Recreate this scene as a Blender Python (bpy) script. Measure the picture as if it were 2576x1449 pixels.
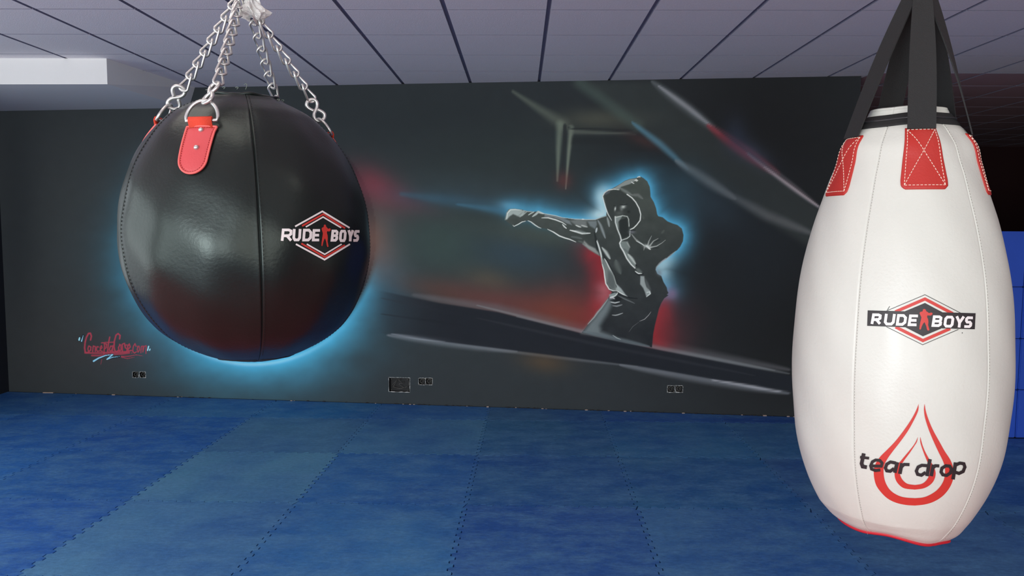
import bpy, bmesh, math, random
import numpy as np
from mathutils import Vector, Matrix
from mathutils.bvhtree import BVHTree
from mathutils.geometry import tessellate_polygon

for o in list(bpy.data.objects): bpy.data.objects.remove(o, do_unlink=True)
SC = bpy.context.scene
COL = SC.collection
random.seed(4)

# ------------------------------------------------------------------ camera
FPX = 1958.36; PITCH = .0796216; ROLL = .0044328; YAW = -.0099371
EYE = Vector((0, 0, 1.62955))
cp, sp = math.cos(PITCH), math.sin(PITCH); cy_, sy_ = math.cos(YAW), math.sin(YAW)
FWD = Vector((sy_*cp, cy_*cp, -sp)); R0 = Vector((cy_, -sy_, 0)); U0 = R0.cross(FWD)
RGT = math.cos(ROLL)*R0+math.sin(ROLL)*U0; UPV = -math.sin(ROLL)*R0+math.cos(ROLL)*U0
cam_d = bpy.data.cameras.new('camera'); cam = bpy.data.objects.new('camera', cam_d); COL.objects.link(cam)
cam_d.sensor_width = 36; cam_d.lens = FPX/2576*36; cam_d.clip_start = .05
M = Matrix((RGT, UPV, -FWD)).transposed().to_4x4(); M.translation = EYE
cam.matrix_world = M; SC.camera = cam

# ------------------------------------------------------------------ light and exposure
W = bpy.data.worlds.new('world'); SC.world = W; W.use_nodes = True
W.node_tree.nodes['Background'].inputs[0].default_value = (.55, .7, 1, 1)
W.node_tree.nodes['Background'].inputs[1].default_value = .3
SC.view_settings.view_transform = 'Standard'; SC.view_settings.look = 'None'
SC.view_settings.gamma = 1; SC.view_settings.use_curve_mapping = False
SC.view_settings.exposure = -0.42
def area(name, loc, rot, sx, sy, power, col):
    l = bpy.data.lights.new(name, 'AREA'); l.shape = 'RECTANGLE'; l.size = sx; l.size_y = sy; l.energy = power; l.color = col
    o = bpy.data.objects.new(name, l); COL.objects.link(o); o.location = loc; o.rotation_euler = rot; return o
H = 2.8787                                    # ceiling height
YF = -5.0                                     # front wall, behind the viewpoint
XL, XR = -4.97, 5.3
WINF = [(-4.7, -2.3), (-1.3, 1.1), (2.0, 4.6)]   # window openings of the front wall
WZ = (.2, 2.72)
WINL = [(-3.6, -.6), (.3, 2.7), (3.5, 5.5)]                              # window of the left wall
for k, (a, b) in enumerate(WINF):
    area('daylight', ((a+b)/2, YF-.12, (WZ[0]+WZ[1])/2), (math.radians(90), 0, 0), b-a-.1, WZ[1]-WZ[0]-.1, (430, 150, 100)[k], ((.93,.98,1), (.97,1,1), (1,.95,.86))[k])
for k, (a, b) in enumerate(WINL):
    area('daylight', (XL-.12, (a+b)/2, (WZ[0]+WZ[1])/2), (math.radians(90), 0, math.radians(-90)), b-a-.1, WZ[1]-WZ[0]-.1, (110, 60, 22)[k], (.92, 1, 1))

# ------------------------------------------------------------------ helpers
def lin(c):
    return tuple(((x/255)/12.92 if x <= 10.3 else (((x/255)+.055)/1.055)**2.4) for x in c)
def link(name, me, mat=None, parent=None):
    o = bpy.data.objects.new(name, me); COL.objects.link(o)
    if mat is not None:
        for m in (mat if isinstance(mat, (list, tuple)) else [mat]): me.materials.append(m)
    if parent is not None: o.parent = parent
    return o
def mesh(name, vs, fs, mat=None, parent=None, smooth=False, mi=None):
    me = bpy.data.meshes.new(name); me.from_pydata([tuple(v) for v in vs], [], fs); me.update()
    if smooth: me.polygons.foreach_set('use_smooth', [True]*len(me.polygons))
    if mi is not None: me.polygons.foreach_set('material_index', mi)
    return link(name, me, mat, parent)
def empty(name, loc=(0, 0, 0)):
    o = bpy.data.objects.new(name, None); COL.objects.link(o); o.location = loc; o.empty_display_size = .05; return o
def tag(o, label, cat, group=None):
    o['label'] = label; o['category'] = cat
    if group: o['group'] = group
    return o
def struct(o): o['kind'] = 'structure'; return o
class MB:
    def __init__(s): s.v = []; s.f = []; s.m = []
    def add(s, vs, fs, m=0):
        b = len(s.v); s.v += [Vector(v) for v in vs]; s.f += [tuple(i+b for i in f) for f in fs]; s.m += [m]*len(fs); return s
    def box(s, x0, y0, z0, x1, y1, z1, m=0):
        return s.add([(x0,y0,z0),(x1,y0,z0),(x1,y1,z0),(x0,y1,z0),(x0,y0,z1),(x1,y0,z1),(x1,y1,z1),(x0,y1,z1)],
                     [(3,2,1,0),(4,5,6,7),(0,1,5,4),(1,2,6,5),(2,3,7,6),(3,0,4,7)], m)
    def tube(s, pts, r, n=10, closed=False, m=0, caps=True):
        pts = [Vector(p) for p in pts]; N = len(pts); vs = []; fs = []
        T = []
        for i in range(N):
            a = pts[(i-1) % N] if (closed or i > 0) else pts[0]; b = pts[(i+1) % N] if (closed or i < N-1) else pts[-1]
            T.append((b-a).normalized())
        up = Vector((0, 0, 1)) if abs(T[0].z) < .9 else Vector((1, 0, 0))
        nrm = (up-T[0]*up.dot(T[0])).normalized(); fr = []
        for i in range(N):
            nrm = (nrm-T[i]*nrm.dot(T[i])).normalized(); fr.append((nrm.copy(), T[i].cross(nrm)))
        # untwist closed tubes
        tw = 0
        if closed:
            q = (fr[-1][0]-T[0]*fr[-1][0].dot(T[0])).normalized()
            tw = math.atan2(q.dot(fr[0][1]), q.dot(fr[0][0]))
        for i in range(N):
            rr = r[i] if isinstance(r, (list, tuple)) else r
            o = -tw*i/N if closed else 0
            for k in range(n):
                a = 2*math.pi*k/n+o; vs.append(pts[i]+rr*(math.cos(a)*fr[i][0]+math.sin(a)*fr[i][1]))
        for i in range(N if closed else N-1):
            j = (i+1) % N
            for k in range(n):
                l = (k+1) % n; fs.append((i*n+k, i*n+l, j*n+l, j*n+k))
        if not closed and caps: fs += [tuple(range(n-1, -1, -1)), tuple((N-1)*n+k for k in range(n))]
        return s.add(vs, fs, m)
    def ball(s, c, r, n=12, m=0, sq=(1, 1, 1)):
        c = Vector(c); vs = [c+Vector((0, 0, r*sq[2]))]; fs = []
        for i in range(1, n//2):
            t = math.pi*i/(n//2)
            for k in range(n): vs.append(c+Vector((r*sq[0]*math.sin(t)*math.cos(2*math.pi*k/n), r*sq[1]*math.sin(t)*math.sin(2*math.pi*k/n), r*sq[2]*math.cos(t))))
        vs.append(c-Vector((0, 0, r*sq[2]))); L = len(vs)-1; R = n//2-1
        for k in range(n): fs.append((0, 1+k, 1+(k+1) % n)); fs.append((L, L-n+(k+1) % n, L-n+k))
        for i in range(R-1):
            for k in range(n): fs.append((1+i*n+k, 1+(i+1)*n+k, 1+(i+1)*n+(k+1) % n, 1+i*n+(k+1) % n))
        return s.add(vs, fs, m)
    def obj(s, name, mat, parent=None, smooth=False): return mesh(name, s.v, s.f, mat, parent, smooth, s.m)
def catmull(p, n=6, closed=False):
    p = [Vector(q) for q in p]; N = len(p); out = []
    for i in range(N if closed else N-1):
        g = (lambda k: p[k % N]) if closed else (lambda k: p[max(0, min(N-1, k))])
        a, b, c, d = g(i-1), g(i), g(i+1), g(i+2)
        for k in range(n):
            t = k/n; out.append(.5*((2*b)+(c-a)*t+(2*a-5*b+4*c-d)*t*t+(3*b-a-3*c+d)*t**3))
    if not closed: out.append(p[-1])
    return out

# ------------------------------------------------------------------ materials
def mat(name, col, rough=.6, metal=0, spec=.5, bump=0, bscale=200, coat=0, var=0, vscale=6, attr=None, objcol=False, alpha=1, trans=0, emis=None, detail=4):
    m = bpy.data.materials.new(name); m.use_nodes = True; N = m.node_tree.nodes; Lk = m.node_tree.links; B = N['Principled BSDF']
    B.inputs['Base Color'].default_value = (*col, 1); B.inputs['Roughness'].default_value = rough; B.inputs['Metallic'].default_value = metal
    B.inputs['Specular IOR Level'].default_value = spec; B.inputs['Coat Weight'].default_value = coat; B.inputs['Coat Roughness'].default_value = .25
    B.inputs['Alpha'].default_value = alpha; B.inputs['Transmission Weight'].default_value = trans
    tc = N.new('ShaderNodeTexCoord'); src = None
    if attr: a = N.new('ShaderNodeAttribute'); a.attribute_name = attr; src = a.outputs['Color']
    if objcol: a = N.new('ShaderNodeObjectInfo'); src = a.outputs['Color']
    if var:
        no = N.new('ShaderNodeTexNoise'); no.inputs['Scale'].default_value = vscale; no.inputs['Detail'].default_value = detail; Lk.new(tc.outputs['Object'], no.inputs['Vector'])
        mr = N.new('ShaderNodeMapRange'); mr.inputs[1].default_value = .25; mr.inputs[2].default_value = .75; mr.inputs[3].default_value = 1-var; mr.inputs[4].default_value = 1+var
        Lk.new(no.outputs['Fac'], mr.inputs[0])
        mx = N.new('ShaderNodeMix'); mx.data_type = 'RGBA'; mx.blend_type = 'MULTIPLY'; mx.inputs[0].default_value = 1
        if src: Lk.new(src, mx.inputs[6])
        else: mx.inputs[6].default_value = (*col, 1)
        Lk.new(mr.outputs[0], mx.inputs[7]); src = mx.outputs[2]
    if src: Lk.new(src, B.inputs['Base Color'])
    if bump:
        nb = N.new('ShaderNodeTexNoise'); nb.inputs['Scale'].default_value = bscale; nb.inputs['Detail'].default_value = 3; Lk.new(tc.outputs['Object'], nb.inputs['Vector'])
        bp = N.new('ShaderNodeBump'); bp.inputs['Strength'].default_value = 1; bp.inputs['Distance'].default_value = bump
        Lk.new(nb.outputs['Fac'], bp.inputs['Height']); Lk.new(bp.outputs[0], B.inputs['Normal'])
    if emis: B.inputs['Emission Color'].default_value = (*emis[0], 1); B.inputs['Emission Strength'].default_value = emis[1]
    return m

# ------------------------------------------------------------------ sketch units -> room (bearings from the viewpoint)
def ray(px, py):
    return (px-1288)/FPX*RGT-(py-724.5)/FPX*UPV+FWD
def at_dist(px, py, dh):
    d = ray(px, py); return EYE+d*(dh/math.hypot(d.x, d.y))
WA, WD = -.108304, 6.892745
def wallY(x): return WD+WA*x
def on_wall(px, py):
    d = ray(px, py); return EYE+d*(WD/(d.y-WA*d.x))
# ---- mural paint: design units follow the sketch the mural was traced from ----
def ZA(p): return [(1260+x/9.057, 500+y/9.057) for x, y in p]
def ZB(p): return [(1500+x/7.246, 430+y/7.246) for x, y in p]
def ZC(p): return [(1480+x/7.246, 570+y/7.246) for x, y in p]
def ZD(p): return [(1460+x/8.05, 700+y/8.05) for x, y in p]
def ZS(p): return [(180+x/11.709, 820+y/11.709) for x, y in p]

def sstep(a, b, x):
    t = np.clip((x-a)/(b-a), 0, 1); return t*t*(3-2*t)

def vnoise(x, y, seed=0):
    xi = np.floor(x).astype(np.int64); yi = np.floor(y).astype(np.int64)
    xf = x-xi; yf = y-yi
    def h(a, b):
        n = (a*374761393 + b*668265263 + seed*982451653) & 0x7fffffff
        n = ((n ^ (n >> 13))*1274126177) & 0x7fffffff
        return ((n ^ (n >> 16)) & 0xffff)/65535.0
    u = xf*xf*(3-2*xf); v = yf*yf*(3-2*yf)
    return (h(xi, yi)*(1-u)+h(xi+1, yi)*u)*(1-v)+(h(xi, yi+1)*(1-u)+h(xi+1, yi+1)*u)*v

def fbm(x, y, seed=0):
    return (vnoise(x, y, seed)+.5*vnoise(x*2.1, y*2.1, seed+1)+.25*vnoise(x*4.3, y*4.3, seed+2))/1.75

class Paint:
    def __init__(s, u, v):
        s.u = u; s.v = v; s.c = np.zeros((len(u), 3))
    def mix(s, idx, a, col):
        s.c[idx] += (np.array(col, float)-s.c[idx])*a[:, None]
    def box(s, x0, x1, y0, y1):
        return np.nonzero((s.u > x0) & (s.u < x1) & (s.v > y0) & (s.v < y1))[0]
    def blob(s, x, y, rx, ry, ang, col, a):
        r = max(rx, ry)*2.6
        i = s.box(x-r, x+r, y-r, y+r)
        c, n = math.cos(math.radians(ang)), math.sin(math.radians(ang))
        dx = s.u[i]-x; dy = s.v[i]-y
        p = (dx*c+dy*n)/rx; q = (-dx*n+dy*c)/ry
        s.mix(i, a*np.exp(-(p*p+q*q)), col)
    def segd(s, i, pts):
        best = np.full(len(i), 1e9); par = np.zeros(len(i))
        L = [0]
        for k in range(len(pts)-1): L.append(L[-1]+math.dist(pts[k], pts[k+1]))
        T = L[-1] or 1
        for k in range(len(pts)-1):
            ax, ay = pts[k]; bx, by = pts[k+1]
            dx, dy = bx-ax, by-ay; l2 = dx*dx+dy*dy or 1e-9
            t = np.clip(((s.u[i]-ax)*dx+(s.v[i]-ay)*dy)/l2, 0, 1)
            d = np.hypot(s.u[i]-ax-t*dx, s.v[i]-ay-t*dy)
            m = d < best; best[m] = d[m]; par[m] = ((L[k]+t*(L[k+1]-L[k]))/T)[m]
        return best, par
    def stroke(s, pts, w, col, a=1.0, hard=.3, taper='b', col2=None):
        """w: half width; hard: share of it that is fully covered"""
        xs = [p[0] for p in pts]; ys = [p[1] for p in pts]
        i = s.box(min(xs)-w, max(xs)+w, min(ys)-w, max(ys)+w)
        if not len(i): return
        d, t = s.segd(i, pts)
        ww = np.full(len(i), float(w))
        if taper == 'b': ww *= .25+.75*np.sin(np.pi*np.clip(t, 0, 1))**.6
        elif taper == 'e': ww *= 1-.75*t
        elif taper == 's': ww *= .25+.75*t
        f = 1-sstep(hard*ww, ww, d)
        if col2 is None: s.mix(i, a*f, col)
        else:
            C = np.array(col, float)*(1-t[:, None])+np.array(col2, float)*t[:, None]
            s.c[i] += (C-s.c[i])*(a*f)[:, None]
    def sdist(s, i, poly):
        """signed distance, negative inside"""
        d, _ = s.segd(i, poly+[poly[0]])
        ins = np.zeros(len(i), bool); n = len(poly)
        for k in range(n):
            ax, ay = poly[k]; bx, by = poly[(k+1) % n]
            if ay == by: continue
            m = ((ay > s.v[i]) != (by > s.v[i])) & (s.u[i] < (bx-ax)*(s.v[i]-ay)/(by-ay)+ax)
            ins ^= m
        return np.where(ins, -d, d)
    def fill(s, poly, col, a=1.0, soft=1.0):
        xs = [p[0] for p in poly]; ys = [p[1] for p in poly]
        i = s.box(min(xs)-soft, max(xs)+soft, min(ys)-soft, max(ys)+soft)
        if len(i): s.mix(i, a*(1-sstep(-soft, soft, s.sdist(i, poly))), col)

BODY = (ZA([(90,480),(130,310),(180,240),(300,225),(490,250),(540,270),(640,285),(760,295),(850,288),(950,325),(1080,355),(1250,385),(1330,415),(1500,440),(1700,460),(1900,465),(2150,470),(2290,415),(2400,385)])
 + ZB([(190,700),(150,580),(120,480),(130,420),(190,360),(310,310),(430,240),(520,180),(610,145),(720,130),(790,95),(860,130),(930,190),(975,290),(985,380),(990,470),(1050,570),(1090,680),(1110,790),(1130,825),(1210,845),(1300,920),(1400,960),(1480,985),(1560,1050),(1590,1170),(1580,1280),(1530,1380),(1470,1449)])
 + ZC([(1600,440),(1500,530),(1330,650),(1250,730),(1228,790),(1260,860),(1330,900),(1370,1010),(1430,1110),(1440,1170),(1462,1210),(1430,1240),(1462,1250),(1380,1310)])
 + ZD([(1690,420),(1640,500),(1590,620),(1560,750),(1510,950),(1475,1130),(1450,1400),(900,1290),(20,1110),(100,1010),(180,905),(280,790),(340,700),(410,610),(490,490),(560,410),(600,340),(640,280),(590,240),(540,160),(505,80),(495,0)])
 + ZC([(300,900),(285,810),(245,690),(240,600),(215,540),(150,500),(60,440),(0,400)])
 + ZA([(2270,1310),(2130,1240),(1990,1140),(1860,1030),(1700,985),(1540,925),(1390,890),(1310,835),(1180,760),(1060,690),(900,665),(800,620),(700,545),(620,495),(560,510),(400,590),(280,630),(260,600),(180,560)]))

def mural(u, v):
    P = Paint(u, v)
    n1 = fbm(u/70, v/50, 3); n2 = fbm(u/26, v/22, 9)
    # black wall paint, a little greener in the middle and blacker to the right
    base = np.array([41., 45, 49])
    P.c[:] = base
    P.blob(180, 560, 330, 330, 0, (50, 54, 56), .9)
    P.blob(1150, 600, 400, 220, 0, (46, 56, 56), .75)
    P.blob(1100, 300, 500, 110, 0, (34, 39, 42), .7)
    P.blob(1300, 400, 260, 90, 0, (40, 48, 48), .5)
    P.blob(1950, 350, 330, 400, 0, (25, 26, 28), .9)
    P.blob(2000, 800, 300, 330, 0, (24, 25, 27), .9)
    P.blob(40, 620, 60, 420, 0, (33, 37, 41), .6)
    P.blob(200, 850, 220, 160, 0, (52, 52, 52), .5)
    P.blob(1900, 620, 150, 160, 0, (32, 37, 42), .7)
    # halo round the painted globe behind the ball
    cx, cy, R = 636., 592., 322.
    dx = u-cx; dy = v-cy; r = np.hypot(dx, dy); th = np.degrees(np.arctan2(dy, dx))
    def lobe(c, w):
        q = (th-c+180) % 360-180
        return np.exp(-(q/w)**2)
    amp = 1.0*lobe(88, 52)+.42*lobe(150, 36)+.2*lobe(185, 30)+.1*lobe(215, 25)+.85*lobe(32, 24)
    wid = 30+34*lobe(80, 45)+22*lobe(150, 40)+10*lobe(20, 25)
    d = r-R
    dp = np.clip(d, 0, None)
    g = np.where(d > 0, np.exp(-(dp/wid)**1.35), np.exp(-(d/10)**2))*np.clip(amp, 0, 1)
    g2 = np.where(d > 0, np.exp(-(dp/(wid*2.1))**1.5), 0)*np.clip(amp, 0, 1)
    g2 = g2*(.35+.9*n1)
    ia = np.arange(len(u))
    P.mix(ia, np.clip(.55*g2, 0, 1), (52, 92, 112))
    P.mix(ia, np.clip(g*(.72+.35*n1), 0, 1), (62, 132, 164))
    P.mix(ia, np.clip(g*lobe(80, 40)*np.exp(-np.clip(d, 0, None)/26)*.85, 0, 1), (66, 164, 204))
    P.mix(ia, np.clip(np.exp(-((d-3)/5)**2)*lobe(88, 30)*.4, 0, 1), (190, 205, 220))
    P.mix(ia, np.where(d < -12, .85, 0), (30, 33, 38))
    # red and orange haze to the right of the globe
    P.blob(950, 475, 75, 42, 35, (120, 48, 58), .75)
    P.blob(1010, 500, 90, 26, 20, (92, 50, 66), .5)
    P.blob(945, 600, 42, 70, 0, (128, 84, 72), .65)
    P.blob(960, 650, 60, 60, 0, (92, 70, 66), .45)
    P.blob(985, 540, 60, 80, 0, (74, 62, 66), .35)
    P.blob(980, 740, 40, 60, 0, (50, 78, 96), .5)
    # rusty glow low in the middle
    for x, y, a, b, c, al in [(1120,735,150,32,(86,54,44),.45),(1270,760,170,42,(98,52,52),.55),(1420,790,110,50,(108,52,42),.6),(1440,745,80,50,(104,52,52),.35),(1230,700,60,30,(84,72,58),.5),(1130,620,90,70,(56,72,68),.4),(1050,580,120,90,(52,68,66),.3)]:
        P.blob(x, y, a, b, 12, c, al)
    P.blob(1300, 640, 110, 50, 5, (46, 62, 74), .6); P.blob(1360, 590, 130, 30, 8, (66, 74, 68), .6)
    # window corner, upper middle
    P.stroke([(1290,230),(1350,270),(1418,312)], 26, (84,92,84), .62, 0, 's')
    P.blob(1500, 300, 90, 26, 0, (76, 78, 68), .6)
    P.blob(1590, 300, 80, 20, 0, (64, 66, 60), .45)
    P.stroke([(1409,312),(1405,370),(1402,455)], 17, (96,106,96), .75, 0, 'e')
    P.stroke([(1421,316),(1420,360),(1414,440)], 6.5, (38,42,44), .9, .3, 'e')
    P.stroke([(1437,322),(1431,380),(1423,475)], 12, (108,118,106), .75, 0, 'e')
    P.stroke([(1437,331),(1500,334),(1600,337)], 10, (86,92,86), .6, .1, 'e')
    P.stroke([(1430,322),(1470,325),(1598,326)], 3, (34,38,40), .9, .3, 'n')
    P.fill([(1440,345),(1640,345),(1640,366),(1438,362)], (34,38,40), .7, 6)
    P.fill([(1600,322),(1740,322),(1740,345),(1600,345)], (34,37,40), .6, 8)
    P.blob(1418, 455, 20, 22, 0, (96, 50, 50), .55)
    P.blob(1620, 355, 50, 14, 20, (70, 46, 46), .5)
    # ropes of light, upper right
    P.fill([(1460,205),(1650,205),(2070,530),(2070,640),(1800,480),(1600,320)], (52,58,58), .55, 14)
    
    P.stroke([(1457,208),(1604,317)], 26, (66,80,76), .55, 0, 'n')
    P.stroke([(1590,308),(1660,362),(1730,425)], 15, (72,108,126), .85, 0, 'b')
    P.stroke([(1700,404),(1780,456),(1850,500)], 22, (112,116,120), .75, 0, 'b')
    P.stroke([(1820,482),(1930,542),(2050,590)], 22, (90,92,96), .6, 0, 'b')
    P.stroke([(1640,205),(1730,272),(1810,335)], 22, (92,98,104), .6, 0, 'b')
    P.stroke([(1655,215),(1730,270),(1790,318)], 11, (140,142,150), .6, 0, 'b')
    P.stroke([(1780,315),(1860,372),(1960,440)], 24, (118,44,52), .8, 0, 'b')
    P.stroke([(1880,385),(1970,452),(2065,525)], 14, (112,110,118), .75, 0, 'b')
    P.stroke([(1920,418),(1990,468),(2060,520)], 9, (150,138,144), .6, 0, 'b')
    P.stroke([(1800,320),(1900,395),(2060,515)], 6, (40,36,40), .6, 0, 'b')
    P.blob(1890, 385, 60, 26, 35, (62, 70, 92), .5)
    P.blob(1850, 340, 30, 50, 0, (44, 52, 72), .4)
    P.blob(1720, 480, 60, 70, 0, (46, 68, 80), .7)
    P.blob(1800, 520, 80, 60, 30, (42, 54, 64), .6)
    # floor beam, lower
    top = [(940,728),(1105,763),(1252,786),(1460,838),(1665,882),(1985,945),(2100,968)]
    low = [(2100,1010),(1985,983),(1780,951),(1604,920),(1428,898),(1193,869),(976,842),(940,835)]
    P.stroke([(1040,742),(1252,777),(1460,830),(1665,873),(1985,930)], 26, (92,92,98), .5, 0, 'b')
    P.stroke([(1200,768),(1460,833),(1665,877),(1950,932)], 9, (112,118,122), .5, 0, 'b')
    def beam(al, soft):
        j = P.box(930, 2110, 700, 1030)
        fd = sstep(950, 1180, P.u[j])*.75+.25*sstep(940, 1000, P.u[j])
        P.mix(j, al*fd*(1-sstep(-soft, soft, P.sdist(j, top+low))), (29, 32, 38))
    beam(.92, 4)
    P.stroke([(960,750),(1252,812),(1500,862)], 9, (44,47,53), .5, 0, 'b')
    P.stroke([(960,790),(1252,830),(1800,915)], 8, (22,25,29), .7, 0, 'b')
    P.blob(1000, 790, 70, 60, 0, (44, 54, 62), .6)
    P.stroke([(976,843),(1080,856),(1193,871),(1300,884)], 17, (98,104,112), .75, 0, 'b')
    P.stroke([(985,840),(1050,850),(1120,859)], 6, (150,158,168), .6, 0, 'b')
    P.stroke([(1150,868),(1428,902),(1604,922)], 8, (88,92,98), .6, 0, 'b')
    P.stroke([(1560,918),(1700,942),(1850,968),(1985,990)], 18, (94,98,106), .8, 0, 'b')
    P.stroke([(1790,955),(1880,971),(1970,987)], 6, (150,152,162), .7, 0, 'b')
    P.blob(1370, 912, 60, 26, 8, (78, 62, 46), .6)
    P.fill([(1428,893),(1604,915),(1780,946),(1985,978),(2100,1005),(2100,990),(1985,950),(1780,925),(1604,895)], (27,29,34), .8, 5)
    # light trail in front of the fist
    P.stroke([(1010,488),(1120,503),(1200,514),(1290,526)], 38, (52,84,102), .5, 0, 's')
    P.blob(1120, 500, 100, 20, 5, (50, 76, 94), .5)
    P.stroke([(1150,514),(1230,525),(1275,532)], 20, (60,106,132), .5, 0, 's')
    P.blob(1283, 517, 26, 10, 8, (120, 165, 190), .6)
    P.blob(1180, 480, 160, 40, 5, (50, 62, 70), .4)
    # glow round the boxer
    i = P.box(1180, 1850, 380, 920)
    sd = P.sdist(i, BODY); x = P.u[i]; y = P.v[i]
    out = np.clip(sd, 0, None)
    nn = .75+.5*n1[i]
    def reg(px, py, rx, ry): return np.exp(-(((x-px)/rx)**2+((y-py)/ry)**2))
    up = np.clip(reg(1600,450,150,60)+reg(1500,520,55,62)+reg(1430,525,110,36)+reg(1320,505,90,26)*.6+reg(1720,560,60,110)+reg(1660,500,60,70)+reg(1700,700,60,90), 0, 1)
    P.mix(i, np.exp(-(out/34)**1.3)*up*nn*.85, (58,112,140))
    P.mix(i, np.exp(-(out/13)**1.2)*up*.85, (76,156,194))
    P.mix(i, np.exp(-(out/30)**2)*np.clip(reg(1512,495,26,34)*.85+reg(1508,538,30,20)*.9+reg(1672,672,34,34)*.8, 0, 1), (168,196,204))
    rd = np.clip(reg(1495,650,46,45)*.9+reg(1520,745,50,60)+reg(1512,700,30,60)*.9+reg(1450,800,60,50)*.35, 0, 1)
    P.mix(i, np.exp(-(out/48)**1.5)*rd*.85, (138,42,50))
    P.mix(i, np.exp(-(out/26)**1.5)*np.clip(reg(1512,735,24,24), 0, 1)*.6, (190,140,150))
    rr = np.clip(reg(1672,790,30,50)+reg(1660,840,40,40)*.8+reg(1700,860,60,40)*.5, 0, 1)
    P.mix(i, np.exp(-(out/60)**1.5)*rr*.85, (146,40,46))
    P.mix(i, np.exp(-(out/110)**2)*np.clip(reg(1725,830,70,70), 0, 1)*.5, (78,44,50))
    P.mix(i, reg(1690,738,14,14)*.6, (120,92,120))
    P.mix(i, np.exp(-(out/200))*reg(1400,800,110,60)*.25, (120,52,40))
    # floor line drawn again over the glow
    P.stroke([(1300,797),(1460,834),(1665,879),(1985,940)], 12, (100,104,110), .55, 0, 'b')
    beam(.95, 2.5)
    P.stroke([(1200,800),(1500,866),(1900,945)], 8, (40,43,49), .6, 0, 'b')
    # the boxer
    a = 1-sstep(-.9, .9, sd)
    t = np.clip((y-450)/400, 0, 1)
    C = np.array([70., 77, 73])*(1-t[:, None])+np.array([36., 39, 43])*t[:, None]
    C += 8*(n2[i]-.5)[:, None]
    P.c[i] += (C-P.c[i])*a[:, None]
    G = (176, 186, 186); W = (206, 212, 210); M = (122, 131, 130); D = (30, 34, 36); K = (46, 50, 50)
    S = P.stroke
    # forearm, fist and sleeve
    P.fill(ZA([(95,480),(130,320),(190,245),(310,235),(480,262),(560,280),(500,380),(420,410),(350,380),(280,350),(200,400),(140,470)]), (152,164,162), .85, 2.4)
    S(ZA([(130,470),(150,330),(220,250),(330,245),(480,262)]), 2.6, (184,194,192), .8, .2)
    S(ZA([(430,420),(520,350),(600,290)]), 2.6, (150,160,158), .8)
    S(ZA([(360,400),(440,360),(500,300)]), 1.6, (112,120,118), .7)
    S(ZA([(620,375),(690,330),(760,300)]), 2.4, (164,174,172), .9)
    S(ZA([(500,265),(600,290),(760,298)]), 1.6, (150,160,158), .8)
    S(ZA([(715,410),(800,350),(850,300),(980,345)]), 4.0, (158,168,166), .95, .4)
    S(ZA([(850,292),(1000,345),(1250,388),(1400,430),(1500,440)]), 2.0, G, .8)
    P.fill(ZA([(1000,360),(1250,400),(1420,440),(1560,500),(1620,600),(1500,560),(1350,480),(1200,430),(990,410)]), (112,120,124), .8, 2)
    S(ZA([(925,435),(1080,435),(1250,480),(1400,540),(1490,600)]), 2.3, W, .9)
    S(ZA([(1400,580),(1450,640),(1500,680)]), 2.4, W, .9)
    P.fill(ZA([(1570,500),(1750,470),(1960,500),(1950,560),(1975,640),(1840,640),(1700,600)]), (112,118,118), .75, 3.5)
    S(ZA([(1700,600),(1780,635),(1830,650)]), 2.4, W, .8)
    S(ZA([(1830,600),(1900,625),(1975,645)]), 3.0, (168,174,172), .8)
    P.fill(ZA([(1970,510),(2180,500),(2190,590),(2150,690),(2030,620)]), (112,122,126), .8, 3)
    S(ZA([(1500,440),(1700,464),(1950,475),(2150,475),(2290,425),(2420,390)]), 1.9, (170,182,184), .8)
    S(ZA([(1840,465),(1900,468)]), 1.8, W, .9)
    S(ZA([(1570,715),(1720,750),(1850,790),(2040,785)]), 3.4, W, .95, .3)
    S(ZA([(1700,720),(1850,760),(1950,780)]), 6, M, .6, 0)
    S(ZA([(1600,865),(1720,880),(1850,910)]), 5, (98,106,106), .6, 0)
    S(ZA([(270,600),(300,628),(400,580),(480,530),(570,508)]), 1.7, W, .9)
    S(ZA([(610,495),(690,530),(780,600),(860,650),(920,672)]), 2.0, W, .85)
    S(ZA([(1060,692),(1200,760),(1330,845),(1450,890),(1570,925),(1710,985)]), 2.3, W, .95)
    P.fill(ZA([(1860,1030),(1900,960),(2000,1060),(2150,1130),(2230,1240),(2250,1300),(2000,1150)]), (140,146,144), .85, 3)
    S(ZA([(1760,960),(1850,990),(1930,1040)]), 4, (86,92,90), .7, 0)
    S(ZA([(2190,660),(2165,770)]), 3.4, (174,184,186), .95, .3)
    S(ZA([(2210,490),(2270,600),(2330,760),(2380,900)]), 6, (134,144,148), .8, 0)
    S(ZA([(2420,420),(2450,520),(2470,640)]), 5, (150,158,158), .8, 0)
    S(ZA([(2190,940),(2230,1080),(2280,1250),(2310,1449)]), 2.7, W, .95, .3)
    S(ZA([(2300,1100),(2390,1230),(2480,1370)]), 5.0, (162,170,170), .85, 0)
    S(ZA([(2130,760),(2160,900),(2200,1180)]), 5, D, .7, 0)
    # hood
    P.fill(ZB([(310,320),(430,245),(520,185),(620,150),(730,140),(700,190),(610,240),(450,290),(420,340)]), (134,142,140), .9, 1.6)
    S(ZB([(740,120),(790,102),(805,120)]), 1.8, W, .95, .4)
    P.fill(ZB([(690,175),(730,145),(765,175),(740,195)]), (200,206,200), .95, 1)
    S(ZB([(635,195),(660,215),(695,235)]), 1.6, W, .95)
    P.fill(ZB([(150,440),(250,370),(420,345),(560,430),(700,560),(780,700),(800,850),(760,950),(640,1060),(600,1040),(590,860),(480,800),(330,800),(300,920),(200,740)]), (52,57,56), .9, 2)
    S(ZB([(125,520),(118,460),(150,400),(220,350),(320,330),(420,345)]), 2.0, (192,198,194), .95, .4)
    S(ZB([(125,480),(140,560),(170,670),(215,790),(285,910)]), 1.7, W, .95, .3)
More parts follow.
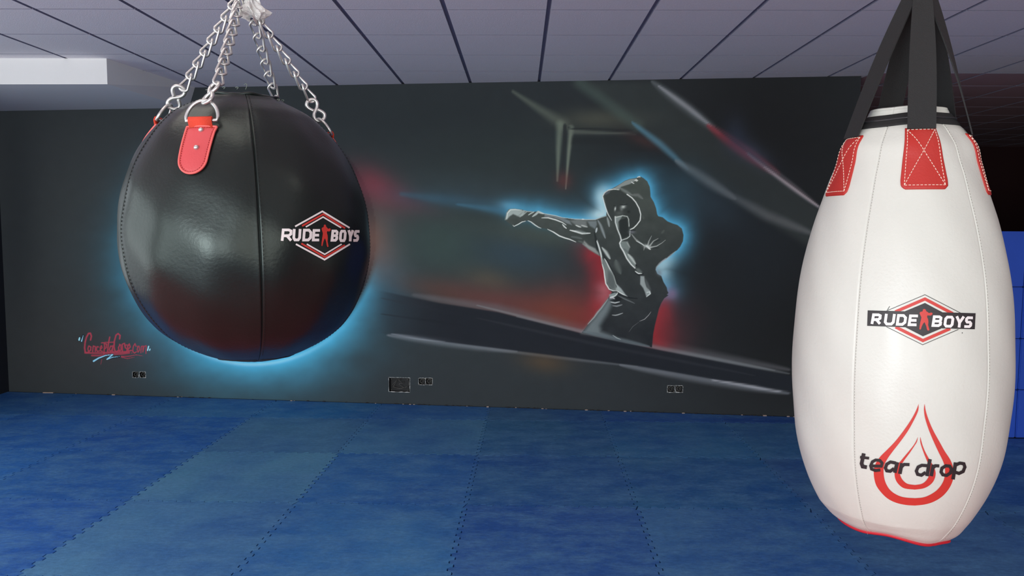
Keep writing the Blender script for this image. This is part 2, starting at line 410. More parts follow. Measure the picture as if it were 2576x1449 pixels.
    S(ZB([(160,430),(200,395),(250,375)]), 6, (86,94,104), .6, 0)
    S(ZB([(430,310),(560,390),(650,440)]), 7, (110,118,116), .8, 0)
    S(ZB([(640,440),(760,440),(850,510)]), 7, (104,110,108), .8, 0)
    S(ZB([(560,425),(650,490),(720,570),(780,680),(810,790),(800,900),(740,980),(680,1040),(620,1070)]), 1.8, (206,212,208), .98, .45, 'n')
    S(ZB([(830,800),(870,880)]), 5, (78,84,82), .6, 0)
    P.blob(*ZB([(345,690)])[0], 2.0, 5.2, 8, (196,204,202), .95)
    P.blob(*ZB([(490,655)])[0], 6.0, 4.2, -20, (190,198,194), .9)
    P.blob(*ZB([(460,700)])[0], 3.6, 5.0, 0, (110,116,114), .7)
    S(ZB([(430,610),(500,620),(570,605)]), 1.8, D, .8)
    S(ZB([(310,630),(360,640)]), 1.4, D, .7)
    P.blob(*ZB([(420,770)])[0], 10, 5, 0, (90,96,94), .6)
    P.blob(*ZB([(590,745)])[0], 4, 4, 0, (30,33,34), .6)
    # mask and collar
    P.fill(ZB([(345,830),(570,825),(600,900),(600,1170),(570,1220),(460,1240),(400,1100),(350,960)]), (64,70,68), .95, 1.2)
    P.fill(ZB([(420,900),(560,850),(585,1050),(590,1180),(480,1235),(430,1120)]), (40,45,45), .9, 2)
    P.fill(ZB([(345,825),(480,815),(440,880),(400,930),(410,1080),(370,1000)]), (128,138,136), .85, 1.6)
    S(ZB([(345,835),(350,940),(385,1060),(435,1180),(455,1260)]), 2.2, (190,198,196), .95, .4, 'n')
    S(ZB([(350,850),(480,815),(565,830),(590,880),(598,1010)]), 1.5, (176,184,180), .95, .3, 'n')
    S(ZB([(615,1090),(612,1190),(560,1230),(470,1260)]), 1.6, (176,184,182), .95, .4, 'n')
    S(ZB([(610,1080),(720,1080)]), 2.6, D, .8)
    P.blob(*ZB([(650,1115)])[0], 8, 3.6, 0, (104,106,114), .8)
    # upper arm folds
    S(ZB([(640,1150),(720,1250),(800,1310),(880,1360)]), 3.0, (140,146,144), .8)
    S(ZB([(720,1270),(830,1330),(880,1370)]), 1.6, W, .9)
    P.blob(*ZB([(930,1375)])[0], 9, 4.0, 15, (196,204,202), .98)
    S(ZB([(940,1350),(960,1280),(1010,1180)]), 3.6, (158,164,162), .85, 0, 'e')
    S(ZB([(980,1360),(1040,1280),(1130,1230)]), 3.4, (160,166,164), .9, 0, 'e')
    S(ZB([(980,1395),(1100,1370),(1200,1310),(1260,1260)]), 2.8, (170,176,174), .9, 0, 'e')
    S(ZB([(930,1380),(960,1410),(990,1435)]), 3, W, .9)
    S(ZB([(880,1380),(865,1449)]), 3.2, (150,156,154), .8, 0, 'e')
    S(ZB([(1190,1140),(1240,1080)]), 5, (84,90,88), .6, 0)
    S(ZB([(1060,1300),(1170,1250)]), 3, D, .5, 0)
    S(ZB([(1010,1410),(1150,1400)]), 2, D, .6, 0)
    # torso
    S(ZC([(150,260),(200,400),(235,540),(255,680),(290,790)]), 2.8, (186,194,192), .95, .2)
    P.fill(ZC([(240,560),(300,620),(420,790),(470,900),(500,1050),(520,1160),(440,1160),(360,1080),(310,960),(290,800),(250,680)]), (112,120,118), .9, 2)
    P.fill(ZC([(360,800),(430,860),(490,1000),(480,1130),(420,1140),(350,1040)]), (78,85,86), .8, 4)
    S(ZC([(290,580),(340,660),(400,780),(460,860)]), 2.8, W, .9, .2)
    S(ZC([(400,780),(470,900),(510,1050),(560,1140)]), 2.2, (164,174,172), .85)
    S(ZC([(250,680),(285,800),(300,920),(320,1040),(380,1140),(450,1170),(530,1170)]), 2.4, W, .95, .3)
    S(ZC([(255,390),(320,460),(400,590)]), 6.5, (166,174,172), .85, 0)
    S(ZC([(500,610),(520,700),(590,860)]), 12, (88,96,94), .75, 0)
    S(ZC([(250,480),(330,600),(480,900),(520,1050)]), 3.0, D, .8, 0)
    P.fill(ZC([(530,1060),(600,1130),(680,1240),(720,1280),(620,1240),(540,1190),(500,1150)]), (150,160,160), .9, 2)
    S(ZC([(520,1170),(600,1220),(720,1280)]), 1.8, W, .9)
    S(ZC([(540,1200),(620,1250),(760,1300),(900,1310)]), 2.2, (24,27,30), .85, .2)
    P.fill(ZC([(590,260),(650,270),(720,270),(760,380),(720,480),(800,560),(870,680),(860,740),(740,650),(650,490),(600,400),(575,320)]), (118,128,126), .85, 2)
    S(ZC([(600,250),(572,300),(590,370),(640,450),(700,580),(780,690),(850,755)]), 2.4, W, .95, .3, 'n')
    S(ZC([(720,500),(800,590),(860,680)]), 6, (178,186,184), .8, 0)
    S(ZC([(700,280),(730,330),(760,380)]), 3, (150,156,154), .8, 0)
    S(ZC([(640,400),(700,450),(740,470)]), 5, (84,92,92), .6, 0)
    P.blob(*ZC([(872,705)])[0], 1.8, 1.8, 0, (20,22,24), .95)
    P.fill(ZC([(860,760),(920,760),(980,820),(960,860),(900,850)]), (96,104,102), .8, 3)
    S(ZC([(850,810),(910,855),(980,855)]), 2.2, W, .95, .3)
    S(ZC([(850,840),(920,880),(1010,865)]), 2.2, (22,25,28), .85, .2)
    P.fill(ZC([(950,900),(1020,905),(1030,1000),(1060,1100),(1130,1170),(1140,1220),(1060,1285),(1030,1190),(1000,1120),(945,1050)]), (140,149,150), .92, 1.8)
    P.fill(ZC([(1040,950),(1090,1020),(1140,1150),(1080,1130),(1040,1040)]), (84,90,92), .7, 3)
    S(ZC([(1060,1200),(1120,1190),(1130,1225),(1060,1280)]), 1.8, (196,204,204), .85)
    S(ZC([(1330,640),(1420,590),(1500,520),(1590,450)]), 2.6, (160,166,174), .7, 0)
    S(ZC([(1230,790),(1240,740),(1300,670),(1420,570)]), 3.2, (150,160,168), .75, 0)
    P.blob(*ZC([(1290,840)])[0], 6, 9, -30, (110,122,134), .7)
    # waist and legs
    P.fill(ZD([(560,410),(620,380),(640,440),(640,520),(560,700),(480,820),(400,960),(420,1080),(700,1200),(400,1160),(30,1110),(110,1010),(190,900),(300,780),(350,690),(430,600)]), (104,114,118), .85, 9)
    S(ZD([(150,930),(280,790),(350,690),(420,610),(560,420)]), 3.6, (146,156,156), .8, 0)
    S(ZD([(60,1080),(300,1140),(700,1220),(1100,1310),(1400,1380)]), 9, (88,98,104), .8, 0)
    P.fill(ZD([(580,330),(700,290),(750,300),(740,350),(680,390),(590,380)]), (134,146,146), .85, 2)
    S(ZD([(600,385),(700,360),(750,310),(745,285)]), 2.0, W, .85)
    S(ZD([(590,400),(660,395),(700,420)]), 2.6, (188,186,192), .9, .2)
    P.fill(ZD([(700,380),(780,330),(850,420),(800,460),(700,440)]), (30,33,36), .9, 3)
    S(ZD([(590,450),(700,455),(780,450)]), 2.2, (28,31,34), .9, .2)
    S(ZD([(610,480),(700,500),(800,475)]), 2.8, (190,196,198), .9, 0)
    S(ZD([(610,515),(720,525),(810,500)]), 1.8, (34,37,40), .8)
    S(ZD([(650,555),(740,565),(850,535)]), 3.2, (134,140,144), .85, 0)
    S(ZD([(640,745),(710,750),(760,740),(860,705)]), 2.6, (160,166,168), .9, 0)
    S(ZD([(760,350),(900,420),(1040,480),(1100,510)]), 3, (104,110,112), .75, 0)
    S(ZD([(1200,870),(1300,830),(1380,750),(1430,680)]), 1.5, (150,150,152), .85, .1)
    S(ZD([(980,1090),(1060,980),(1180,890)]), 1.2, (104,106,108), .6, .1)
    S(ZD([(650,1150),(740,1210),(820,1240)]), 1.5, (170,180,182), .8, .1)
    # signature, lower left
    RD = (150, 56, 72); LB = (134, 190, 220)
    P.blob(300, 885, 110, 40, 4, (62, 50, 54), .35)
    def sg(pts, w=30, col=RD, a=.95, tp='n'): P.stroke(ZS(pts), w/11.709, col, a, .55, tp)
    sg([(560,410),(585,300),(555,215),(500,220),(440,330),(400,480),(385,640),(400,760),(430,790),(520,770)], 30)
    sg([(500,600),(480,680),(500,740),(560,720),(570,620),(510,590)], 22)
    sg([(620,760),(640,590),(700,610),(700,750)], 22)
    sg([(800,620),(750,610),(730,690),(760,750),(820,735)], 22)
    sg([(845,690),(900,640),(880,580),(845,640),(850,730),(910,750)], 22)
    sg([(950,850),(970,600),(960,520),(1030,530),(1020,640),(970,680)], 22)
    sg([(1125,330),(1085,520),(1060,760),(1100,770)], 26); sg([(880,500),(1050,480),(1230,480)], 18)
    sg([(1210,600),(1150,590),(1110,700),(1150,760),(1200,680),(1215,580),(1200,760),(1240,760)], 22)
    sg([(1415,380),(1430,280),(1370,225),(1310,270),(1260,450),(1250,620),(1280,740),(1330,760),(1380,720)], 28)
    sg([(1420,560),(1380,640),(1410,750),(1460,700),(1450,560),(1410,540)], 22)
    sg([(1500,760),(1490,540),(1560,510),(1570,600)], 22)
    sg([(1640,560),(1580,560),(1580,640),(1640,680),(1620,760),(1560,770)], 22)
    sg([(1660,690),(1730,620),(1700,530),(1650,600),(1670,740),(1760,720)], 24)
    sg([(1775,790),(1780,800)], 16)
    sg([(1900,600),(1870,520),(1820,600),(1800,740),(1850,800),(1910,760)], 20)
    sg([(1960,600),(1930,690),(1960,770),(2010,700),(1990,600),(1950,600)], 20)
    sg([(2040,790),(2060,600),(2110,590),(2100,770),(2140,600),(2200,580),(2190,810)], 17)
    sg([(400,790),(700,800),(1300,780),(1680,760)], 34, RD, .85)
    sg([(600,870),(800,870),(1100,840),(1500,820),(1700,790)], 34, RD, .8)
    sg([(1470,900),(1700,890),(1900,850),(2110,885)], 24, RD, .85, 'e'); sg([(1480,920),(1650,960),(1850,920)], 22, RD, .8, 'e')
    sg([(890,990),(860,1130)], 18, RD, .5)
    sg([(640,1040),(800,950),(1000,870),(1215,845),(1060,970),(1200,930),(1410,900)], 40, (18,30,40), .7)
    sg([(650,1035),(800,945),(1000,870),(1210,840)], 34, LB, .95, 'e'); sg([(1210,845),(1130,910),(1045,980)], 22, LB, .95); sg([(1050,980),(1200,925),(1410,898)], 20, LB, .95, 'e')
    sg([(235,345),(220,420)], 44, (16,28,38), .6); sg([(340,280),(295,450)], 44, (16,28,38), .6)
    sg([(235,350),(225,415)], 26, (150,206,224), .98); sg([(345,280),(295,450)], 24, LB, .95, 's')
    sg([(2270,600),(2240,720)], 22, (150,206,224), .98); sg([(2310,680),(2300,715)], 20, (150,206,224), .98)
    # fine overspray
    P.c *= (1+.05*(n2-.5))[:, None]
    return np.clip(P.c, 0, 255)/255.
# ================================================================== the room
GAINW = np.array([2.15, 2.12, 1.95])[None, :]
m_mural = mat('mural_paint', (.1, .1, .1), .8, attr='paint', spec=.12, bump=.0006, bscale=60)
m_black = mat('black_wall_paint', lin((36, 39, 43)), .6, spec=.3)
m_plas = mat('plaster_white', (.86, .86, .84), .85, bump=.0006, bscale=90)
m_grey = mat('front_wall_paint', (.6, .6, .6), .85)
m_maroon = mat('maroon_paint', (.035, .008, .009), .7)
m_dark = mat('dark_cavity', (.012, .013, .015), .8)

# --- mural wall
def px_of(P):
    d = P-np.array(EYE)[None, :]
    w = d@np.array(FWD)
    return 1288+FPX*(d@np.array(RGT))/w, 724.5-FPX*(d@np.array(UPV))/w
XW0, XW1 = XL, 2.815
def wx(px, py=700): return on_wall(px, py).x
def wz(px, py): return on_wall(px, py).z
holes = []
for (a, t, b, d) in [(978, 950, 1031, 986), (1053, 951, 1070, 968), (1071, 951, 1088, 968), (1679, 970, 1697, 987), (1700, 970, 1718, 987), (333, 935, 348, 950), (351, 935, 366, 950)]:
    x0, x1 = wx(a, t), wx(b, t); z1 = wz((a+b)/2, t); z0 = wz((a+b)/2, d)
    holes.append((x0, x1, z0, z1))
def lines(lo, hi, coarse, dense, cuts):
    out = list(np.arange(lo, hi, coarse))
    for a, b, st in dense: out = [q for q in out if not a < q < b]+list(np.arange(a, b, st))
    for c in cuts: out = [q for q in out if abs(q-c) > .0028]+[c]
    out = [q for q in out if lo+.001 < q < hi-.001]+[lo, hi]
    return np.array(sorted(out))
gx = lines(XW0, XW1, .0135, [(wx(192), wx(386), .0042), (wx(1262), wx(1726), .0036)], [h[0] for h in holes]+[h[1] for h in holes])
gz = lines(0., H, .0135, [(wz(290, 916), wz(290, 834), .0042), (wz(1500, 868), wz(1500, 440), .0036)], [h[2] for h in holes]+[h[3] for h in holes])
GX, GZ = np.meshgrid(gx, gz); n_x, n_z = len(gx), len(gz)
V = np.stack([GX.ravel(), WD+WA*GX.ravel(), GZ.ravel()], 1)
pu, pv = px_of(V)
rgb = mural(pu, pv)
lrgb = np.where(rgb <= .04045, rgb/12.92, ((rgb+.055)/1.055)**2.4)*GAINW
ii, jj = np.meshgrid(np.arange(n_x-1), np.arange(n_z-1)); ii = ii.ravel(); jj = jj.ravel()
keep = np.ones(len(ii), bool)
mxx = (gx[ii]+gx[ii+1])/2; mzz = (gz[jj]+gz[jj+1])/2
for h in holes: keep &= ~((mxx > h[0]) & (mxx < h[1]) & (mzz > h[2]) & (mzz < h[3]))
ii, jj = ii[keep], jj[keep]
F = np.stack([jj*n_x+ii, jj*n_x+ii+1, (jj+1)*n_x+ii+1, (jj+1)*n_x+ii], 1)
me = bpy.data.meshes.new('wall_back')
me.vertices.add(len(V)); me.vertices.foreach_set('co', V.ravel().astype(np.float32))
me.loops.add(F.size); me.loops.foreach_set('vertex_index', F.ravel().astype(np.int32))
me.polygons.add(len(F)); me.polygons.foreach_set('loop_start', np.arange(0, F.size, 4, dtype=np.int32)); me.polygons.foreach_set('loop_total', np.full(len(F), 4, np.int32))
me.update(calc_edges=True)
ca = me.color_attributes.new('paint', 'FLOAT_COLOR', 'POINT')
ca.data.foreach_set('color', np.concatenate([lrgb, np.ones((len(lrgb), 1))], 1).ravel().astype(np.float32))
wall = struct(link('wall_back', me, m_mural))
# free right-hand end and back of the mural wall
e = MB(); x1 = XW1; nrm = Vector((-WA, 1, 0)).normalized()
p0 = Vector((x1, wallY(x1), 0)); p1 = p0+nrm*.16
e.add([p0, p1, p1+Vector((0, 0, H)), p0+Vector((0, 0, H))], [(0, 1, 2, 3)])
q0 = Vector((XL, wallY(XL), 0))+nrm*.16
e.add([q0, p1, p1+Vector((0, 0, H)), q0+Vector((0, 0, H))], [(1, 0, 3, 2)])
e.obj('wall_end', m_black, wall)

# --- left, right and front walls, the dark room beyond
YB = 12.2
m_left = mat('left_wall_paint', lin((30, 34, 42)), .7)
def slab(name, x0, y0, z0, x1, y1, z1, m): return struct(MB().box(x0, y0, z0, x1, y1, z1).obj(name, m))
def wall_with_windows(name, along, lo, hi, fixed, thick, wins, m):
    b = MB()
    def bb(a, c, z0, z1):
        if along == 'x': b.box(a, min(fixed, fixed+thick), z0, c, max(fixed, fixed+thick), z1)
        else: b.box(min(fixed, fixed+thick), a, z0, max(fixed, fixed+thick), c, z1)
    x = lo
    for a, c in wins: bb(x, a, 0, H); bb(a, c, 0, WZ[0]); bb(a, c, WZ[1], H); x = c
    bb(x, hi, 0, H)
    return struct(b.obj(name, m))
wall_with_windows('wall_front', 'x', XL-.15, XR+.15, YF, -.15, WINF, m_grey)
wall_with_windows('wall_left', 'y', YF, wallY(XL)+.3, XL, -.15, WINL, m_left)
slab('wall_right', XR, YF, 0, XR+.15, 6.2, H, mat('right_wall_paint', (.26, .23, .26), .8))
XF = 9.6
slab('wall_far_front', XR, 6.2, 0, XF, 6.3, H, m_maroon)
slab('wall_far_right', XF, 6.2, 0, XF+.15, YB, H, m_maroon)
slab('wall_far_back', 2.4, YB, 0, XF+.15, YB+.1, H, m_maroon)
slab('wall_far_left', 2.5, 6.86, 0, 2.6, YB, H, m_maroon)
m_frame = mat('window_frame_white', (.7, .7, .7), .4)
k = 0
for wins, along, fx in ((WINF, 'x', YF), (WINL, 'y', XL)):
    for a, c in wins:
        k += 1; b = MB(); w = .05
        def fr(u0, u1, z0, z1):
            if along == 'x': b.box(u0, fx-.09, z0, u1, fx-.03, z1)
            else: b.box(fx-.09, u0, z0, fx-.03, u1, z1)
        fr(a, c, WZ[0], WZ[0]+w); fr(a, c, WZ[1]-w, WZ[1]); fr(a, a+w, WZ[0]+w, WZ[1]-w); fr(c-w, c, WZ[0]+w, WZ[1]-w); fr((a+c)/2-w/2, (a+c)/2+w/2, WZ[0]+w, WZ[1]-w)
        struct(b.obj('window_%d' % k, m_frame))

# --- ceiling: lay-in tiles, joints left open between them
CX, CY = -1.04161, 4.63164
m_tile = mat('ceiling_tile', (.93, .89, .90), .9, bump=.0012, bscale=140, var=.05, vscale=90)
m_grid = mat('ceiling_joint', (.27, .27, .35), .8)
LAMPS = [(-1, -5), (0, -6), (3, -7)]                      # tiles replaced by recessed lights
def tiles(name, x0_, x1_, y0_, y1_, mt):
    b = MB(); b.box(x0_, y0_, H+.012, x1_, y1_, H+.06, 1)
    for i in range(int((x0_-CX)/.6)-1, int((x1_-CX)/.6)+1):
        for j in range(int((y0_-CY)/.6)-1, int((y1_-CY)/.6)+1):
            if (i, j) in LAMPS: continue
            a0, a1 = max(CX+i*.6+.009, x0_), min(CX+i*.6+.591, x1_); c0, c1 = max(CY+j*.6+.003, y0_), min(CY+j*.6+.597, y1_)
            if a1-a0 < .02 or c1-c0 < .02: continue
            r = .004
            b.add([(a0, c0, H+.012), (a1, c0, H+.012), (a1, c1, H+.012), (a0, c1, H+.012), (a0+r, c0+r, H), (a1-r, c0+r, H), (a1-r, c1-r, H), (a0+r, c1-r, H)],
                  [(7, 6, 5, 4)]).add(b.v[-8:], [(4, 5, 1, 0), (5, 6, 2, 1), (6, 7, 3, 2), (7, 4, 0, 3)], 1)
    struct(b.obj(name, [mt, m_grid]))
YS = CY+.6*4-.56
tiles('ceiling', XL-.15, XR+.15, YF-.15, YS, m_tile)
tiles('ceiling_left', XL-.15, 2.86, YS, 8.0, m_tile)
tiles('ceiling_far', 2.86, XF+.1, YS, YB+.1, mat('shaded_ceiling_tile', (.55, .34, .37), .9, bump=.0012, bscale=140))  # same tiles, with the reddish shade of the unlit far room put into their colour
m_lamp = mat('light_diffuser', (.9, .9, .88), .5, emis=((1, .92, .82), 3.0)); m_lf = mat('light_frame', (.8, .8, .8), .5)
for (i, j), lb in zip(LAMPS, ('square recessed ceiling light above and left of the black ball, out of view', 'square recessed ceiling light directly over the black ball, out of view', 'square recessed ceiling light over the white teardrop bag, out of view')):
    x, y = CX+.6*i+.3, CY+.6*j+.3; rt = empty('ceiling_light', (x, y, H)); tag(rt, lb, 'ceiling light')
    b = MB()
    for q in ((-.295, -.295, .295, -.27), (-.295, .27, .295, .295), (-.295, -.27, -.27, .27), (.27, -.27, .295, .27)): b.box(q[0], q[1], -.004, q[2], q[3], .008)
    b.obj('frame', m_lf, rt)
    b = MB(); b.box(-.27, -.27, .0, .27, .27, .006); b.obj('diffuser', m_lamp, rt)
# boxed-in bulkhead, upper left
SX, SY, SZ = -3.135, 5.977, 2.692
b = MB()
yl, yr = wallY(XL), wallY(-3.045)
b.add([(XL, SY, SZ-.012), (SX, SY, SZ-.005), (-3.045, yr, SZ+.004), (XL, yl, SZ), (XL, SY, H), (SX, SY, H), (-2.98, yr+.01, H), (XL, yl, H)],
      [(3, 2, 1, 0), (0, 1, 5, 4), (1, 2, 6, 5)])
struct(b.obj('trim_1', m_plas))

# --- floor
struct(MB().box(XL-.15, YF-.15, -.12, XF+.15, YB+.1, -.035).obj('floor', mat('concrete_floor', (.05, .05, .055), .8)))
FX, FY, DA = -.38417, 6.43352, -.016827
dc, ds = math.cos(DA), math.sin(DA)
def uv2w(u, v): return (dc*u-ds*v, ds*u+dc*v)
def w2uv(x, y): return (dc*x+ds*y, dc*y-ds*x)
m_red = mat('red_mat_foam', (.55, .05, .065), .6, var=.15, vscale=5)
struct(MB().box(XL, -.4, -.035, XR, 2.40, -.001).obj('floor_front', m_red))
struct(MB().box(XL, YF, -.035, XR, -.4, -.001).obj('floor_rear', mat('dark_blue_mat_foam', (.03, .06, .13), .6, var=.15, vscale=5)))
m_darkf = mat('dark_floor', (.02, .02, .03), .7)
struct(MB().box(2.6, 6.5, -.035, XF, YB, -.002).obj('floor_far', m_darkf))

# floor mats
def mat_foam():
    m = mat('blue_mat_foam', (.02, .08, .2), .55, spec=.3, objcol=True)
    N = m.node_tree.nodes; Lk = m.node_tree.links; B = N['Principled BSDF']
    oi = [n for n in N if n.type == 'OBJECT_INFO'][0]; geo = N.new('ShaderNodeNewGeometry')
    def noise(scale, sc, det=5, ro=.6):
        mp = N.new('ShaderNodeMapping'); mp.inputs['Scale'].default_value = sc; Lk.new(geo.outputs['Position'], mp.inputs[0])
        n = N.new('ShaderNodeTexNoise'); n.inputs['Scale'].default_value = scale; n.inputs['Detail'].default_value = det; n.inputs['Roughness'].default_value = ro
        Lk.new(mp.outputs[0], n.inputs['Vector']); return n.outputs['Fac']
    def rng(s, a, b, c, d):
        r = N.new('ShaderNodeMapRange'); r.inputs[1].default_value = a; r.inputs[2].default_value = b; r.inputs[3].default_value = c; r.inputs[4].default_value = d
        Lk.new(s, r.inputs[0]); return r.outputs[0]
    def mixc(f, A, Bc, mode='MIX'):
        x = N.new('ShaderNodeMix'); x.data_type = 'RGBA'; x.blend_type = mode
        Lk.new(f, x.inputs[0]) if hasattr(f, 'links') else x.inputs[0].__setattr__('default_value', f)
        Lk.new(A, x.inputs[6]) if hasattr(A, 'links') else x.inputs[6].__setattr__('default_value', (*A, 1))
        Lk.new(Bc, x.inputs[7]) if hasattr(Bc, 'links') else x.inputs[7].__setattr__('default_value', (*Bc, 1))
        return x.outputs[2]
    base = oi.outputs['Color']
    big = rng(noise(1.1, (1, .8, 1), 3, .55), .40, .62, 0, .55)
    c = mixc(big, base, [2.1*q for q in lin((22, 62, 122))])                              # unworn blue
    st = rng(noise(3.4, (1, 1.7, 1), 8, .76), .42, .70, 0, .72)
    c = mixc(st, c, [2.1*q for q in lin((74, 112, 142))])                                # scuffed, chalky streaks
    fine = rng(noise(30, (1, 1.6, 1), 6, .8), .3, .7, .78, 1.22)
    c = mixc(1.0, c, fine, 'MULTIPLY')
    for ang, sc in ((.5, 7), (2.1, 9)):
        mp = N.new('ShaderNodeMapping'); mp.inputs['Rotation'].default_value = (0, 0, ang); mp.inputs['Scale'].default_value = (1, 22, 1); Lk.new(geo.outputs['Position'], mp.inputs[0])
        n = N.new('ShaderNodeTexNoise'); n.inputs['Scale'].default_value = sc; n.inputs['Detail'].default_value = 2; n.inputs['Distortion'].default_value = .6; Lk.new(mp.outputs[0], n.inputs['Vector'])
        c = mixc(rng(n.outputs['Fac'], .685, .74, 0, .35), c, [2.0*q for q in lin((96, 140, 168))])
    Lk.new(c, B.inputs['Base Color'])
    bp = N.new('ShaderNodeBump'); bp.inputs['Distance'].default_value = .001; bp.inputs['Strength'].default_value = .6
    Lk.new(noise(120, (1, 1, 1), 4), bp.inputs['Height']); Lk.new(bp.outputs[0], B.inputs['Normal'])
    return m
m_foam = mat_foam()
NT = 12
def tooth(t):
    """offset of an interlocking edge along its length"""
    f = t-math.floor(t)
    if f < .015 or f > .985: return 0
    p = (f*NT) % 1; A = .0125
    if p < .38: return A
    if p < .5: return A-2*A*(p-.38)/.12
    if p < .88: return -A
    return -A+2*A*(p-.88)/.12
TS = []
for q in range(NT):
    for p in (0, .38, .5, .88): TS.append((q+p)/NT)
TS = [t for t in TS if .016 < t < .984]
G = .0034
def make_mat(i, v0, v1, top=None, rjig=True, u1=None, botjig=True, topjig=True, j=0):
    """mat with its left joint at column i, between joints v0 (near) and v1 (far)"""
    u0 = FX+i; ur = FX+i+1 if u1 is None else u1
    pts = []
    pts.append((u0+G, v0+G))
    for t in TS:
        if t <= ur-u0-.03: pts.append((u0+t, v0+(tooth(t) if botjig else 0)+G))
    pts.append((ur-G, v0+G))
    vt = (lambda u: v1) if top is None else top
    for t in TS:
        if v0+t < vt(ur)-.03: pts.append((ur+(tooth(t) if rjig else 0)-G, v0+t))
    pts.append((ur-G, vt(ur)-G))
    for t in reversed(TS):
        if t <= ur-u0-.03: pts.append((u0+t, vt(u0+t)+(tooth(t) if (topjig and top is None) else 0)-G))
    pts.append((u0+G, vt(u0)-G))
    for t in reversed(TS):
        if v0+t < vt(u0)-.03: pts.append((u0+tooth(t)+G, v0+t))
    n = len(pts); W2 = [uv2w(*p) for p in pts]
    xs = sum(p[0] for p in W2)/n; ys = sum(p[1] for p in W2)/n
    vs = [(x-xs, y-ys, 0) for x, y in W2]+[(x-xs, y-ys, -.034) for x, y in W2]
    fs = [tuple(range(n))]+[(k, k+n, (k+1) % n+n, (k+1) % n) for k in range(n)]
    o = mesh('floor_mat', vs, fs, m_foam); o.location = (xs, ys, 0)
    return o
def wall_v(u): return (WD+(WA*dc-ds)*u)/(dc+WA*ds)-.012
def part_v(u):
    x, y = uv2w(u, 5.97); return w2uv(x, 5.985)[1]-.004
ORD = ['first', 'second', 'third', 'fourth', 'fifth', 'sixth', 'seventh', 'eighth', 'ninth', 'tenth', 'eleventh']
# tone of each mat as laid: rows from the mural wall towards the viewpoint
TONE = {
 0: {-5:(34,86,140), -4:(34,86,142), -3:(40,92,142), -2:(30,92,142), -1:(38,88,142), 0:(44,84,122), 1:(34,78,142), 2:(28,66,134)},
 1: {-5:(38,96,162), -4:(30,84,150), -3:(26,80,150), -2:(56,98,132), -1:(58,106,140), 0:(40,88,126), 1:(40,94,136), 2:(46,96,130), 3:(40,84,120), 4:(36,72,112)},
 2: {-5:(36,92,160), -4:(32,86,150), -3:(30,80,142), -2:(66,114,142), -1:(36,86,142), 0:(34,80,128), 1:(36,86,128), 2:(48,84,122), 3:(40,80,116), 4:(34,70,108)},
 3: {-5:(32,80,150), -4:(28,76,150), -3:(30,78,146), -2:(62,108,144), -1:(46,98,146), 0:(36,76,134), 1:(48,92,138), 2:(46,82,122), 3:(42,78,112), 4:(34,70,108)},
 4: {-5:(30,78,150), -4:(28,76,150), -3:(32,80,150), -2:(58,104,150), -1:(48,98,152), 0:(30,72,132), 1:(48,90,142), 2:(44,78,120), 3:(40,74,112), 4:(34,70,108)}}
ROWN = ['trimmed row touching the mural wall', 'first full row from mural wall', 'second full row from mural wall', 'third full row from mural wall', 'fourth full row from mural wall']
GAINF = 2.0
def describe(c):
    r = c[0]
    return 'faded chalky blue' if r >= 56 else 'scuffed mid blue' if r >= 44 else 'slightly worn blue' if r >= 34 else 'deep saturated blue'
for j in range(5):
    v1 = FY-(j-1); v0 = v1-1
    for i, tone in TONE[j].items():
        kw = {}
        if j == 0: kw = dict(top=wall_v, topjig=False, rjig=i < 2)
        if j == 0 and i == 2: kw['u1'] = FX+3.42-.17
        if j == 1 and i >= 3: kw = dict(top=part_v)
        if i == 4: kw['rjig'] = False
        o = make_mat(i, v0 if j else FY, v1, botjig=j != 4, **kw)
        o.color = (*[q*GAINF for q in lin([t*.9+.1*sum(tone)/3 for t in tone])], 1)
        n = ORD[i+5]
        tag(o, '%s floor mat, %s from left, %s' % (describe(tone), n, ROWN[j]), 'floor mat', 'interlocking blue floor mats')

# crumbs of plaster along the foot of the mural wall
b = MB()
rr = random.Random(8)
for k in range(150):
    x = rr.uniform(-1.4, 2.75) if k < 120 else rr.uniform(-4.9, -1.4); s = rr.uniform(.003, .010); y = wallY(x)-.008-rr.random()*.012
    b.ball((x, y, s*.3), s, 6, 0 if rr.random() < .8 else 1, (1.6, .6, .6))
for px, L in ((124, .10), (288, .03), (1924, .03), (1227, .02)):
    p = on_wall(px, 990); b.box(p.x-L/2, wallY(p.x)-.022, 0, p.x+L/2, wallY(p.x)-.006, .008, 1)
o = b.obj('plaster_crumbs', [mat('dark_crumb', lin((40, 38, 38)), .9), mat('pale_crumb', lin((170, 150, 135)), .9)])
tag(o, 'crumbs of plaster along the foot of the black mural wall', 'debris'); o['kind'] = 'stuff'

# blue wall pads on the low partition, right
b = MB(); b.box(2.86, 6.05, -.035, XR, 6.17, 1.60)
struct(b.obj('wall_partition', mat('partition_paint', (.03, .03, .035), .7)))
m_pad = mat('blue_pad_vinyl', lin((44, 88, 200)), .5, var=.06, vscale=3)
zl = [0.0, .38, .78, 1.18, 1.607]
RN = ['bottom', 'second from the floor', 'third from the floor', 'top']
for i, (a, c) in enumerate([(2.88, 3.862), (3.868, 4.86)]):
    for j in range(4):
        bm = bmesh.new(); bmesh.ops.create_cube(bm, size=1)
        for v in bm.verts: v.co = Vector((v.co.x*(c-a), v.co.y*.058, v.co.z*(zl[j+1]-zl[j]-.005)))
        bmesh.ops.bevel(bm, geom=bm.edges[:], offset=.006, segments=2, affect='EDGES')
        me = bpy.data.meshes.new('wall_pad'); bm.to_mesh(me); bm.free()
        o = link('wall_pad', me, m_pad); o.location = ((a+c)/2, 6.018, (zl[j]+zl[j+1])/2)
        tag(o, 'blue wall pad, %s, %s' % (RN[j], ('mostly hidden behind the white bag', 'cut by the right picture edge')[i]), 'wall pad', 'blue pads on the low partition')

